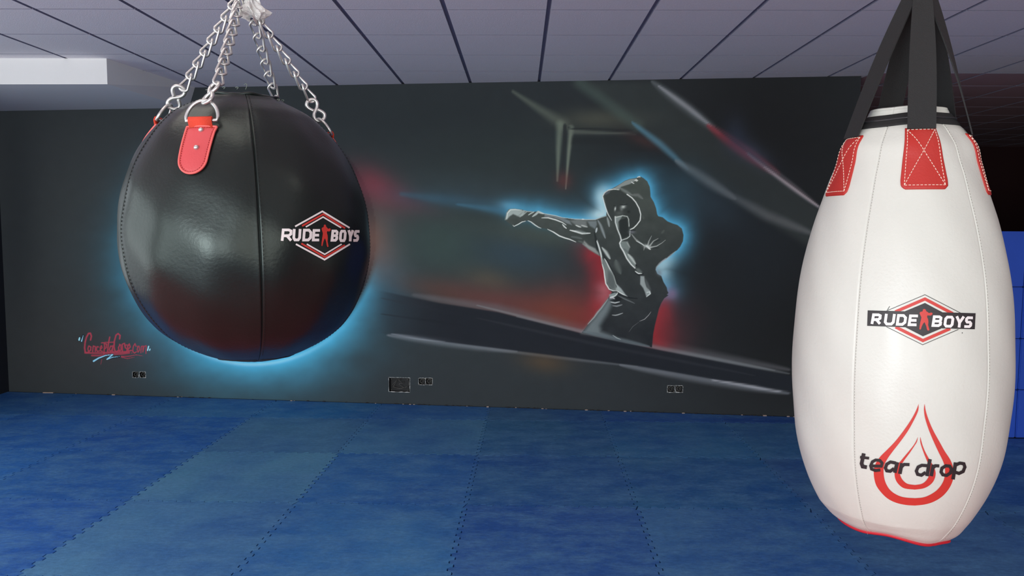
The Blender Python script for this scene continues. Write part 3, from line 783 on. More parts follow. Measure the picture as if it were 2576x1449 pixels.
# open socket boxes in the mural wall
m_rim = mat('chipped_plaster', lin((205, 205, 200)), .9)
m_boxp = mat('socket_box_plastic', lin((13, 13, 15)), .6)
m_wire = mat('cable_sheath', lin((92, 90, 84)), .5)
m_cu = mat('bare_metal', lin((170, 165, 150)), .35, 1)
wn = Vector((-WA, 1, 0)).normalized(); wt = Vector((1, WA, 0)).normalized()
def socket(hs, label, big=False, seed=1):
    rr = random.Random(seed)
    c = Vector((sum((h[0]+h[1])/2 for h in hs)/len(hs), 0, sum((h[2]+h[3])/2 for h in hs)/len(hs))); c.y = wallY(c.x)
    root = empty('socket_box', c); tag(root, label, 'socket box', 'open socket boxes in the mural wall')
    def P(x, z, d=0): return Vector((x, wallY(x), z))+wn*d-c
    for h in hs:
        x0, x1, z0, z1 = h; D = .05
        b = MB(); q = [(x0, z0), (x1, z0), (x1, z1), (x0, z1)]
        f = [P(x, z, 0) for x, z in q]; k = [P(x, z, D) for x, z in q]
        b.add(f+k, [(0, 1, 5, 4), (1, 2, 6, 5), (2, 3, 7, 6), (3, 0, 4, 7), (4, 5, 6, 7)])
        b.obj('housing', m_boxp, root)
        # ragged plaster rim
        ring = []; rad = []
        for side in range(4):
            n = 16 if big else 9
            a_, b2 = q[side], q[(side+1) % 4]
            for k2 in range(n):
                t = k2/n; ring.append(P(a_[0]+(b2[0]-a_[0])*t+rr.uniform(-.001, .001), a_[1]+(b2[1]-a_[1])*t+rr.uniform(-.001, .001), .0005))
                rad.append(rr.choice((.0007, .001, .002, .0032))*(1.25 if side == 0 else .9))
        b = MB(); b.tube(ring, rad, 7, True); b.obj('plaster_rim', m_rim, root)
        if big:
            for k2 in range(5):
                xa = x0+(x1-x0)*rr.uniform(.35, .9); za = z1-.01-rr.random()*.03
                b = MB(); b.tube(catmull([P(xa, za, .045), P(xa-.02+rr.random()*.03, za-.015, .02), P(xa+rr.uniform(-.04, .02), za-rr.uniform(.0, .05), .012), P(xa+rr.uniform(-.05, .03), za-rr.uniform(.02, .07), .02)], 5), .002, 6)
                b.obj('cable', m_wire, root, True)
            b = MB(); b.tube(catmull([P(x0+.03, z0+.04, .03), P(x0+.1, z0+.03, .02), P(x1-.03, z0+.045, .03)], 5), .003, 6); b.obj('cable', m_wire, root, True)
        else:
            cx_, cz_ = (x0+x1)/2, (z0+z1)/2; r = (x1-x0)*.3
            b = MB(); b.tube([P(cx_+r*math.cos(a), cz_+r*math.sin(a), .012) for a in np.linspace(0, 5.2, 12)], .0028, 6); b.obj('mounting_ring', m_wire, root, True)
            b = MB(); b.tube([P(cx_, cz_, .04), P(cx_+.004, cz_+.004, .015), P(cx_+.010, cz_-.008, .01)], .003, 6); b.obj('cable', m_wire, root, True)
        for (ux, uz) in ((.12, .12), (.88, .12), (.12, .88), (.88, .88)):
            b = MB(); b.ball(P(x0+(x1-x0)*ux, z0+(z1-z0)*uz, .004), .0035, 8); b.obj('screw_lug', m_cu, root, True)
socket([holes[0]], 'large open rectangular junction box with loose cables low in the mural wall', True, 3)
socket(holes[1:3], 'open double socket box immediately right of the large junction box', False, 5)
socket(holes[3:5], 'open double socket box below the painted hooded boxer', False, 6)
socket(holes[5:7], 'open double socket box below the red graffiti signature', False, 9)
# ================================================================== hanging bags
def smoothf(xs, ys):
    xs = np.array(xs, float); ys = np.array(ys, float); o = np.argsort(xs); xs, ys = xs[o], ys[o]
    d = np.gradient(ys, xs)
    def f(q):
        q = np.clip(q, xs[0], xs[-1]); k = np.clip(np.searchsorted(xs, q)-1, 0, len(xs)-2)
        h = xs[k+1]-xs[k]; t = (q-xs[k])/h
        return (2*t**3-3*t*t+1)*ys[k]+(t**3-2*t*t+t)*h*d[k]+(-2*t**3+3*t*t)*ys[k+1]+(t**3-t*t)*h*d[k+1]
    return f
class Body:
    """turned body measured from its outline; phi is the bearing round its axis, 0 facing the viewpoint, + to the right"""
    def __init__(s, rows, dh, mod):
        Z = []; Rr = []; A = []
        for y, xl, xr in rows:
            a = ray(xl, y); b = ray(xr, y); a1 = math.atan2(a.x, a.y); a2 = math.atan2(b.x, b.y)
            al = (a2-a1)/2; Rr.append(dh*math.sin(al)); A.append((a1+a2)/2)
            sl = (a.z/math.hypot(a.x, a.y)+b.z/math.hypot(b.x, b.y))/2
            Z.append(EYE.z+dh*math.cos(al)*sl)
        Z = np.array(Z); A = np.array(A)
        k = np.polyfit(Z, A, 1, w=np.array(Rr)); am = np.polyval(k, Z.mean())
        s.r = smoothf(Z, Rr); s.z0, s.z1 = Z.min(), Z.max(); s.mod = mod
        s.c = lambda z: Vector((dh*math.sin(np.polyval(k, z)), dh*math.cos(np.polyval(k, z)), 0))
        s.cv = Vector((-math.sin(am), -math.cos(am), 0)); s.rv = Vector((math.cos(am), -math.sin(am), 0)); s.dh = dh
    def P(s, phi, z, off=0):
        r = float(s.r(z))
        r = r+s.mod(phi, z, r)
        d = math.cos(phi)*s.cv+math.sin(phi)*s.rv
        p = s.c(z)+d*r; p.z = z
        if off: p = p+s.N(phi, z)*off
        return p
    def N(s, phi, z):
        e = .004; r1 = float(s.r(min(z+e, s.z1))); r0 = float(s.r(max(z-e, s.z0))); dz = min(z+e, s.z1)-max(z-e, s.z0)
        d = math.cos(phi)*s.cv+math.sin(phi)*s.rv
        return (d+Vector((0, 0, -(r1-r0)/dz))).normalized()
    def down(s, z, t):
        """height reached after going t metres down the meridian"""
        if not hasattr(s, 'tz'):
            s.tz = np.linspace(s.z0, s.z1, 2000); r = s.r(s.tz)
            s.ta = np.concatenate([[0], np.cumsum(np.hypot(np.diff(s.tz), np.diff(r)))])
        return float(np.interp(np.interp(z, s.tz, s.ta)-t, s.ta, s.tz))
    def build(s, name, m, parent, seg=300, rings=190, top=(.012, .5), bot=(.010, .5), zend=None, seams=()):
        A_ = [2*math.pi*k/seg-math.pi for k in range(seg)]; rm = float(s.r((s.z0+s.z1)/2))
        A_ = [a for a in A_ if all(abs(dphi(a, q)) > .0095/rm for q in seams)]
        for q in seams: A_ += [dphi(q+d/rm, 0) for d in (-.007, -.0045, -.0028, -.0016, -.0007, 0, .0007, .0016, .0028, .0045, .007)]
        A_.sort(); seg = len(A_)
        vs = []; fs = []; zs = s.z0+(s.z1-s.z0)*(.5-.5*np.cos(np.linspace(0, math.pi, rings)))
        for z in zs:
            for k in range(seg):
                ph = A_[k]; p = s.P(ph, float(z))
                if zend: p.z += zend(ph, float(z))
                vs.append(p)
        for i in range(rings-1):
            for k in range(seg): l = (k+1) % seg; fs.append((i*seg+k, i*seg+l, (i+1)*seg+l, (i+1)*seg+k))
        for end, (hh, q), sg in ((0, bot, -1), (rings-1, top, 1)):
            prev = [end*seg+k for k in range(seg)]; c = sum((vs[p] for p in prev), Vector())/seg
            for t in (.93, .8, .6, .35, .12):
                nw = []
                for k in range(seg):
                    p = c+(vs[end*seg+k]-c)*t; p.z += sg*hh*(1-t*t); nw.append(len(vs)); vs.append(p)
                for k in range(seg):
                    l = (k+1) % seg; f = (prev[k], prev[l], nw[l], nw[k]); fs.append(f if sg > 0 else f[::-1])
                prev = nw
            c2 = c+Vector((0, 0, sg*hh)); vs.append(c2)
            for k in range(seg):
                l = (k+1) % seg; f = (prev[k], prev[l], len(vs)-1); fs.append(f if sg > 0 else f[::-1])
        s.bvh = BVHTree.FromPolygons([tuple(v) for v in vs], fs)
        return mesh(name, vs, fs, m, parent, True)
    def hit(s, px, py, off=0):
        d = ray(px, py).normalized(); l, n, i, q = s.bvh.ray_cast(EYE, d)
        if l is None:
            p0 = EYE+d*s.dh; l, n, i, q = s.bvh.find_nearest(p0)
        if n.dot(d) > 0: n = -n
        return l+n*off
def dphi(a, b): return (a-b+math.pi) % (2*math.pi)-math.pi
def seam_ang(body, px, py):
    p = body.hit(px, py); v = p-body.c(p.z); return math.atan2(v.dot(body.rv), v.dot(body.cv))

def resample(pts, n, closed=True):
    pts = [Vector((p[0], p[1], 0)) for p in pts]; q = pts+[pts[0]] if closed else pts
    L = [0]
    for i in range(len(q)-1): L.append(L[-1]+(q[i+1]-q[i]).length)
    out = []; k = 0; m = n if closed else n-1
    for i in range(n):
        t = L[-1]*i/m
        while k < len(q)-2 and L[k+1] < t: k += 1
        u = (t-L[k])/max(1e-9, L[k+1]-L[k]); p = q[k].lerp(q[k+1], u); out.append((p.x, p.y))
    return out
def pad(name, outline, place, h, m, parent, n=96, flat=False, base=-.002):
    """cushion over a closed outline; place(a, b, off) puts a point on the carrier"""
    o = resample(outline, n); cx = sum(p[0] for p in o)/n; cy = sum(p[1] for p in o)/n
    vs = []; fs = []
    for k, (t, hh) in enumerate([(1, base), (1, h*.45), (.97, h*.8), (.93, h), (.84, h*(1 if flat else 1.15)), (.68, h*(1 if flat else 1.25)), (.45, h*(1 if flat else 1.3)), (.22, h*(1 if flat else 1.3))]):
        for p in o: vs.append(place(cx+(p[0]-cx)*t, cy+(p[1]-cy)*t, hh))
        if k:
            for i in range(n): j = (i+1) % n; a = (k-1)*n; b = k*n; fs.append((a+i, a+j, b+j, b+i))
    vs.append(place(cx, cy, h*(1 if flat else 1.3))); a = len(vs)-1-n
    for i in range(n): fs.append((a+i, a+(i+1) % n, len(vs)-1))
    ob = mesh(name, vs, fs, m, parent, True)
    return ob
def ribbon(mb, pts, w, place, off, step=3.0, mi=0, taper=None):
    """flat printed stroke of width w along pts (mitred), laid on a surface"""
    P = [Vector((p[0], p[1], 0)) for p in pts]; N = len(P); closed = (P[0]-P[-1]).length < 1e-6
    if closed: P = P[:-1]; N -= 1
    L = []; R = []
    for i in range(N):
        a = P[(i-1) % N] if closed or i else None; b = P[(i+1) % N] if closed or i < N-1 else None
        d1 = (P[i]-a).normalized() if a is not None else None; d2 = (b-P[i]).normalized() if b is not None else None
        if d1 is None: d1 = d2
        if d2 is None: d2 = d1
        n1 = Vector((-d1.y, d1.x, 0)); n2 = Vector((-d2.y, d2.x, 0)); m = (n1+n2)
        m = m.normalized() if m.length > 1e-6 else n1
        s = min(2.2, 1/max(.35, m.dot(n1)))
        ww = w/2 if taper is None else w/2*taper(i/(N-1))
        L.append(P[i]+m*ww*s); R.append(P[i]-m*ww*s)
    if closed: L.append(L[0]); R.append(R[0])
    strip2(mb, [(p.x, p.y) for p in L], [(p.x, p.y) for p in R], place, off, step, mi, 1)
def strip2(mb, A, B, place, off, step=3.0, mi=0, cross=1):
    vs = []; fs = []; rows = 0
    for i in range(len(A)-1):
        l = max(math.dist(A[i], A[i+1]), math.dist(B[i], B[i+1])); n = max(1, int(math.ceil(l/step)))
        for k in range(n + (1 if i == len(A)-2 else 0)):
            t = k/n; a = (A[i][0]+(A[i+1][0]-A[i][0])*t, A[i][1]+(A[i+1][1]-A[i][1])*t); b = (B[i][0]+(B[i+1][0]-B[i][0])*t, B[i][1]+(B[i+1][1]-B[i][1])*t)
            for c in range(cross+1):
                u = c/cross; vs.append(place(a[0]+(b[0]-a[0])*u, a[1]+(b[1]-a[1])*u, off))
            rows += 1
    for r in range(rows-1):
        for c in range(cross): q = cross+1; fs.append((r*q+c, r*q+c+1, (r+1)*q+c+1, (r+1)*q+c))
    mb.add(vs, fs, mi)
def polyfill(mb, poly, place, off, mi=0):
    bm = bmesh.new(); vv = [bm.verts.new((p[0], p[1], 0)) for p in poly]
    for t in tessellate_polygon([[Vector((p[0], p[1], 0)) for p in poly]]): bm.faces.new([vv[k] for k in t])
    bmesh.ops.subdivide_edges(bm, edges=bm.edges[:], cuts=3, use_grid_fill=True); bmesh.ops.triangulate(bm, faces=bm.faces[:])
    bm.verts.index_update()
    mb.add([place(v.co.x, v.co.y, off) for v in bm.verts], [tuple(v.index for v in f.verts) for f in bm.faces], mi); bm.free()
GL = {
 'R': [[(.0,1),(.0,0)],[(.0,0),(.68,0),(.95,.10),(.98,.42),(.72,.60),(.1,.60)],[(.52,.6),(.98,1)]],
 'U': [[(.0,0),(.0,.78),(.22,1),(.78,1),(1,.78),(1,0)]],
 'D': [[(0,1),(0,0),(.68,0),(1,.24),(1,.76),(.68,1),(0,1)]],
 'E': [[(1,0),(0,0),(0,1),(1,1)],[(0,.5),(.88,.5)]],
 'B': [[(0,.5),(.84,.5)],[(0,1),(0,0),(.72,0),(.95,.12),(.95,.36),(.8,.5),(1,.64),(1,.86),(.76,1),(0,1)]],
 'O': [[(.5,0),(.8,0),(1,.2),(1,.8),(.8,1),(.2,1),(0,.8),(0,.2),(.2,0),(.5,0)]],
 'Y': [[(0,0),(.5,.58),(.5,1)],[(1,0),(.5,.58)]],
 'S': [[(1,0),(.25,0),(.02,.14),(.02,.36),(.22,.5),(.78,.5),(1,.64),(1,.86),(.76,1),(0,1)]]}
def letters(mb, spec, w, tr, place, off, mi):
    for ch, bl, br, tl in spec:
        ax = (br[0]-bl[0], br[1]-bl[1]); ay = (bl[0]-tl[0], bl[1]-tl[1]); hx = w/2/max(1, math.hypot(*ax)); hy = w/2/max(1, math.hypot(*ay))
        for st in GL[ch]:
            pts = []
            for x, y in st:
                x = hx+x*(1-2*hx); y = hy+y*(1-2*hy)
                pts.append(tr((tl[0]+ax[0]*x+ay[0]*y, tl[1]+ax[1]*x+ay[1]*y)))
            # square ends reach the edge of the letter
            pts2 = list(pts)
            if math.dist(pts[0], pts[-1]) > 1e-6:
                s = math.dist(tr((0, 0)), tr((1, 0)))*w/2*.9
                for e, nx in ((0, 1), (-1, -2)):
                    d = (pts[e][0]-pts[nx][0], pts[e][1]-pts[nx][1]); l = math.hypot(*d) or 1
                    pts2[e] = (pts[e][0]+d[0]/l*s, pts[e][1]+d[1]/l*s)
            ribbon(mb, pts2, w*math.dist(tr((0, 0)), tr((1, 0))), place, off, 3, mi)
FIG = [(1080,535),(1100,522),(1120,535),(1128,570),(1150,590),(1165,610),(1185,605),(1200,598),(1218,610),(1215,640),(1195,662),(1165,662),(1148,655),(1140,690),(1155,740),(1160,800),(1155,860),(1168,930),(1175,970),(1150,978),(1138,950),(1128,880),(1105,800),(1085,830),(1065,890),(1055,940),(1045,960),(1030,950),(1035,880),(1045,800),(1055,740),(1060,700),(1048,660),(1035,620),(1040,590),(1078,572)]

m_steel = mat('galvanised_steel', (.68, .69, .67), .36, .88)
m_ink = mat('printed_ink', lin((235, 228, 226)), .5); m_inkr = mat('red_ink', lin((196, 52, 44)), .5); m_inkb = mat('black_ink', lin((38, 32, 34)), .5)

# ------------------------------------------------------------------ the black ball
SE = [math.radians(a) for a in (4, 76, 148, -140, -68)]
def dphi(a, b): return (a-b+math.pi) % (2*math.pi)-math.pi
def ballmod(ph, z, r):
    m = 0
    for s_ in SE:
        d = abs(dphi(ph, s_))*.29
        if d < .02: m -= .0034*math.exp(-(d/.0015)**2)-.0006*math.exp(-((d-.005)/.003)**2)
        m += .0
    q = min(abs(dphi(ph, s_)) for s_ in SE)/(math.pi/5)
    m += r*.010*(math.sin(q*math.pi/2)-.6)
    if z > 1.905: m += .004*math.sin(ph*3+1)*(z-1.905)/.05
    m += .0016*math.sin(ph*7+z*20)*math.sin(z*31+ph*2)+.0012*math.sin(ph*13-z*17)
    return m
rows = [(241,540,646),(243.5,516,676),(250,497,694),(258,485,708),(271,462,742),(290,428,780),(314,399,808),(340,377,835),(374,354,862),(409,337,885),(438,325,899),(478,311,913),(520,303,924),(560,299,932),(600,299,937),(647,302,934),(702,315,922),(736,329,911),(756,339,902),(801,374,876),(833,409,848),(861,455,808),(871,479,790),(884,520,766),(893,556,744),(899,590,722),(903,620,704)]
ballB = Body(rows, 1.85, ballmod)
root = empty('punching_ball', ballB.c(1.63)+Vector((0, 0, ballB.z0)))
tag(root, 'large round black leather punching ball hanging on four chains, left', 'punching bag')
OFF = -root.location
def rel(f): return lambda *a: f(*a)+OFF
class Rel:
    pass
def shift(o):
    """keep world coordinates of a part under its thing"""
    if o.type == 'MESH': o.data.transform(Matrix.Translation(-o.parent.matrix_basis.translation if o.parent.parent is None else -o.parent.parent.matrix_basis.translation))
    return o
m_leather = mat('black_leather', (.007, .0095, .009), .33, spec=.5, bump=.0003, bscale=160)
m_leather.node_tree.nodes['Principled BSDF'].inputs['Specular Tint'].default_value = (.86, 1, .95, 1)  # greenish cast of the reflected light, put into the leather's specular colour
m_seam = mat('dark_thread', lin((9, 10, 11)), .8)
m_redl = mat('red_leather', lin((206, 76, 80)), .5, bump=.0004, bscale=300)
m_redp = mat('red_piping', lin((232, 104, 100)), .5)
m_redw = mat('red_webbing', lin((214, 62, 38)), .8, bump=.0006, bscale=500)
shift(ballB.build('leather_shell', m_leather, root, 320, 200, top=(-.006, .5), bot=(.004, .5), seams=SE))
# seams: thread running down each groove
def seam_line(body, ang, z0, z1, m, parent, r=.0006, side=.0045, dash=.006, gap=.004, both=False, off=.0005):
    mb = MB()
    for sd in ((-1, 1) if both else (1,)):
        z = z0
        while z > z1:
            zb = body.down(z, dash)
            if zb >= z-1e-5: break
            rr_ = float(body.r(z))
            a = ang+sd*side/max(.03, rr_); mb.tube([body.P(a, z, off), body.P(a, zb, off)], r, 5)
            z2 = body.down(zb, gap)
            if z2 >= zb-1e-5: break
            z = z2
    o = mb.obj('seam_stitching', m, parent); shift(o); return o
for a in SE:
    seam_line(ballB, a, ballB.z1-.006, ballB.z0+.03, m_seam, root, .0005, .0055, .004, .004)
# ring seam at the foot and piping round the crown
mb = MB(); mb.tube([ballB.P(p, ballB.z0+.012, .0004) for p in np.linspace(-math.pi, math.pi, 90, False)], .0012, 6, True); shift(mb.obj('base_seam', m_seam, root))
mb = MB(); mb.tube([ballB.P(p, ballB.z1-.006, -.001)+Vector((0, 0, .002*math.sin(7*p))) for p in np.linspace(-math.pi, math.pi, 120, False)], .0034, 8, True); shift(mb.obj('crown_piping', m_leather, root, True))
# loose threads on the crown
m_pale = mat('pale_thread', lin((120, 130, 120)), .8)
mb = MB(); rr = random.Random(5)
for px in (618, 596, 563, 521, 700, 712):
    p = ballB.hit(px, 240); p = Vector((p.x, p.y, ballB.z1+.001)) if px < 640 else ballB.hit(px, 254)
    h = .012 if px == 618 else .004
    mb = MB(); mb.tube(catmull([p, p+Vector((.003, 0, h*.7)), p+Vector((.001, 0, h)), p+Vector((-.003, 0, h*.8))], 4), .0007, 5)
    shift(mb.obj('loose_thread', m_pale, root))

APEX = at_dist(607, -8, 1.85); APEX2 = at_dist(632, 20, 1.86)
TAGS = [(-24.2, 1.819, 'front'), (-101, 1.84, 'left'), (104, 1.825, 'right'), (154, 1.86, 'back')]
ringtop = {}
def ring_and_tag(phd, zt, key):
    ph = math.radians(phd)
    def place(a, b, off):                     # a across, b down the meridian (metres)
        z = ballB.down(zt, b); r = max(.05, float(ballB.r(z)))
        return ballB.P(ph+a/r, z, off+.0012)
    w = .030
    outl = [(-w, 0), (-w*.5, -.001), (0, -.0015), (w*.5, -.001), (w+.002, 0)]
    for t in np.linspace(0, 1, 8)[1:]: outl.append((w*(1-.10*t), .076*t))
    for a in np.linspace(0, math.pi, 16)[1:-1]: outl.append((w*.9*math.cos(a), .076+.030*math.sin(a)))
    for t in np.linspace(1, 0, 8)[:-1]: outl.append((-w*(1-.10*t), .076*t))
    tg = pad('strap_tab', outl, place, .0035, m_redl, root); shift(tg)
    if key != 'front': tg['label'] = 'red leather tab, seen edge-on at the %s' % key if key in ('left', 'right') else 'red leather tab behind the crown'
    else: tg['label'] = 'red leather tab with two rivets facing the viewer'
    ro = resample(outl, 110)
    mb = MB(); mb.tube([place(a, b, .0035) for a, b in ro], .0022, 7, True); q = mb.obj('piping', m_redp, tg, True); shift(q)
    mb = MB(); cy = .06
    ins = [(a*.86, cy+(b-cy)*.93) for a, b in ro]
    for i in range(0, 110, 2): mb.tube([place(*ins[i], .0046), place(*ins[(i+1) % 110], .0046)], .0005, 5)
    q = mb.obj('stitching', mat('red_thread', lin((150, 40, 44)), .7), tg); shift(q)
    for b_ in (.010, .052):
        mb = MB(); mb.ball(place(.004, b_, .005), .0052, 14, 0, (1, 1, 1)); q = mb.obj('rivet', m_steel, tg, True); shift(q)
    # webbing loop
    T = (place(w, 0, 0)-place(-w, 0, 0)).normalized(); base = place(0, -.004, .004)
    aim = (APEX if key in ('front', 'left') else APEX2)
    U = (aim-base).normalized()
    if key in ('left', 'right', 'back'):
        up = (place(0, -.03, .012)-base).normalized(); U = (U*.5+up*.5).normalized()
    else:
        up = (place(0, -.03, .004)-base).normalized(); U = (U*.25+up*.35+Vector((0, 0, .75))).normalized()
    T = (T-U*T.dot(U)).normalized()
    nn = U.cross(T); nn = nn if nn.dot(ballB.N(ph, zt)) > 0 else -nn
    mb = MB()
    for sgn in (.0012, -.0005):
        pass
    g = []
    for t, of in ((.012, .0022), (0, .004), (-.009, .0065), (-.016, .0075), (-.019, .005), (-.017, .001)):
        g.append((base+U*(-t-.004)+nn*(of+(.0015 if t < 0 else -.003))))
    vs = []; fs = []
    for i, p in enumerate(g): vs += [p-T*.0245, p+T*.0245]
    for i in range(len(g)-1): fs.append((2*i, 2*i+1, 2*i+3, 2*i+2))
    wb = mesh('webbing_loop', vs, fs, m_redw, root, True); sm = wb.modifiers.new('thick', 'SOLIDIFY'); sm.thickness = .0022; shift(wb)
    # D ring
    c0 = base+U*.009+nn*.000; mb = MB(); pts = []
    R_ = .0335
    pts += [c0-T*R_*.95+U*.0, c0-T*R_*.5, c0, c0+T*R_*.5, c0+T*R_*.95]
    for a in np.linspace(.12, math.pi-.12, 18): pts.append(c0+T*R_*math.cos(a)+U*(.004+R_*1.14*math.sin(a)))
    mb.tube(pts, .0036, 12, True); q = mb.obj('d_ring', m_steel, root, True); shift(q)
    return c0+U*(.004+R_*1.14), U, T
for phd, zt, key in TAGS: ringtop[key] = ring_and_tag(phd, zt, key)

# printed logo
bp = lambda x, y, off: ballB.hit(680+x/8.05, 500+y/8.05, off)
idt = lambda p: p
mb = MB()
for pts, w, mi, bt in [([(500,562),(1050,256),(1600,590)],34,0,0),([(640,552),(1070,312),(1510,598)],36,1,0),([(715,572),(1065,370),(1430,588)],28,0,0),
                   ([(515,918),(1095,1232),(1608,918)],34,0,1),([(625,905),(1098,1180),(1505,938)],36,1,1),([(735,918),(1098,1125),(1440,918)],28,0,1)]:
    ribbon(mb, pts, w, bp, .0007, 40, mi)
polyfill(mb, FIG, bp, .0008, 1)
letters(mb, [('R',(210,855),(430,855),(235,605)),('U',(440,860),(612,860),(455,610)),('D',(640,862),(830,862),(660,610)),('E',(835,862),(985,862),(856,615)),('B',(1212,868),(1358,868),(1238,628)),('O',(1380,876),(1525,876),(1398,630)),('Y',(1548,865),(1672,865),(1562,632)),('S',(1668,870),(1782,870),(1690,635))], 54, idt, bp, .0009, 0)
o = mb.obj('printed_logo', [m_ink, m_inkr], root); shift(o); o['label'] = 'white and red diamond logo with white lettering and a standing red boxer'

# chains
def link_pts(L, wd, tw, n=22):
    out = []
    a = wd/2; h = L/2-a
    for k in range(n):
        t = 2*math.pi*k/n; x = a*math.cos(t); y = a*math.sin(t)+(h if math.sin(t) >= 0 else -h)
        ang = tw*(y/(L/2))/2+tw/2; out.append(Vector((x*math.cos(ang), x*math.sin(ang), y)))
    return out
def frame(z, hint):
    z = z.normalized(); x = (hint-z*hint.dot(z)).normalized(); y = z.cross(x); return Matrix((x, y, z)).transposed()
def make_chain(a, b, hint, label, loc, hook=None, flip=1):
    """links from a (lower end) up to b"""
    rt = empty('hanging_chain', b); tag(rt, label, 'chain', 'chains of the black ball')
    d = b-a; pitch = .0315; n = max(1, round(d.length/pitch)); pitch = d.length/n
    Fm = frame(d, hint); protos = None
    for i in range(n):
        c = a+d*((i+.5)/n)
        if protos is None:
            mb = MB(); mb.tube([Fm @ p for p in link_pts(pitch+.0120, .0205, math.radians(90*flip))], .0028, 8, True)
            o = mb.obj('link', m_steel, rt, True); protos = o
        else: o = protos.copy(); COL.objects.link(o); o.parent = rt
        o.location = c-b
    if hook:
        lo, T = hook; hd = a-lo; L = hd.length
        Fh = frame(hd, T)
        S = [(.10,.50),(.25,.36),(.31,.22),(.24,.07),(.06,0),(-.11,.06),(-.16,.22),(-.09,.40),(.09,.60),(.16,.78),(.11,.94),(-.06,1),(-.24,.93),(-.31,.78),(-.25,.64),(-.10,.50)]
        mb = MB(); mb.tube([Fh @ Vector((x*L*flip, .0, y*L))+lo-b for x, y in catmull2(S)], .0041, 10)
        mb.obj('s_hook', m_steel, rt, True)
    return rt
def catmull2(S): return [(p.x, p.y) for p in catmull([(a, b, 0) for a, b in S], 5)]
cr = ballB.rv
tf, Uf, Tf = ringtop['front']; lo = tf-Uf*.006; up_ = at_dist(549, 208, 1.85-.155)
make_chain(up_, APEX, cr, 'silver chain at the front, hooked to the D-ring of the facing red tab', 0, (lo, cr*.55+ballB.cv*.8), 1)
tl, Ul, Tl = ringtop['left']; up_ = at_dist(461, 222, 1.85+.02)
make_chain(up_, APEX+Vector((-.006, .004, .004)), cr, 'silver chain running down to the far left edge of the black ball', 0, (tl-Ul*.006, -cr), -1)
tr_, Ur, Tr = ringtop['right']; up_ = at_dist(785, 250, 1.85+.05)
make_chain(up_, APEX2, cr, 'silver chain running down to the right edge of the black ball', 0, (tr_-Ur*.006, cr), 1)
tb, Ub, Tb = ringtop['back']; up_ = at_dist(693, 246, 1.85+.16)
make_chain(up_, APEX2+Vector((-.006, .01, 0)), cr*.4+ballB.cv, 'darker thin chain hanging behind, down to the back of the ball', 0, (tb-Ub*.004, ballB.cv), 1)
# suspension above the frame
def suspension(p, name_label, dy=0):
    rt = empty('ceiling_hanger', (p.x, p.y, H)); tag(rt, name_label, 'hanger')
    mb = MB(); mb.box(-.06, -.06, -.008, .06, .06, 0); mb.obj('ceiling_plate', m_steel, rt)
    mb = MB(); mb.tube([Vector((.02*math.cos(a), 0, -.028+.02*math.sin(a))) for a in np.linspace(0, 2*math.pi, 20, False)], .005, 8, True); mb.obj('eye_bolt', m_steel, rt, True)
    top = Vector((0, 0, -.045)); bot = p-Vector((p.x, p.y, H))+Vector((0, 0, .03)); n = max(2, round((top-bot).length/.04)); 
    pr = None
    for i in range(n):
        c = top.lerp(bot, (i+.5)/n)
        if pr is None:
            q = MB(); q.tube(link_pts((top-bot).length/n+.012, .022, 1.4), .0035, 8, True); o = q.obj('link', m_steel, rt, True); pr = o
        else: o = pr.copy(); COL.objects.link(o); o.parent = rt
        o.location = c
    mb = MB(); mb.tube([bot+Vector((.02*math.cos(a), 0, -.012+.028*math.sin(a))) for a in np.linspace(0, 2*math.pi, 24, False)], .0042, 8, True); mb.obj('carabiner', m_steel, rt, True)
top1 = (APEX+APEX2)/2+Vector((0, 0, .02))
suspension(top1, 'steel hanger holding the black ball from the ceiling')
# crumpled plastic round the top of the right-hand chains
m_plast = mat('clear_plastic', (.80, .79, .76), .22, spec=.8, alpha=.62, bump=.004, bscale=60)
vs = []; fs = []; n = 40; rw = 22; rr = random.Random(2)
c0 = at_dist(643, 48, 1.85); c1 = at_dist(624, -38, 1.85)
for i in range(rw):
    t = i/(rw-1); c = c0.lerp(c1, t)
    for k in range(n):
        a = 2*math.pi*k/n
        w = (.020+.006*math.sin(t*9))*(1-.35*t)*(1 if t > .08 else .75+3*t)
        w *= 1+.22*math.sin(5*a+t*11)+.16*math.sin(11*a-t*7+1)+.10*rr.uniform(-1, 1)
        vs.append(c+ballB.rv*math.cos(a)*w*1.15+ballB.cv*math.sin(a)*w+Vector((0, 0, .006*math.sin(3*a+1)*(1-t)))-(Vector(c1)))
for i in range(rw-1):
    for k in range(n): l = (k+1) % n; fs.append((i*n+k, i*n+l, (i+1)*n+l, (i+1)*n+k))
o = mesh('plastic_wrapping', vs, fs, m_plast); o.location = c1
tag(o, 'crumpled clear plastic wrapped round the top of the chains', 'plastic wrapping')

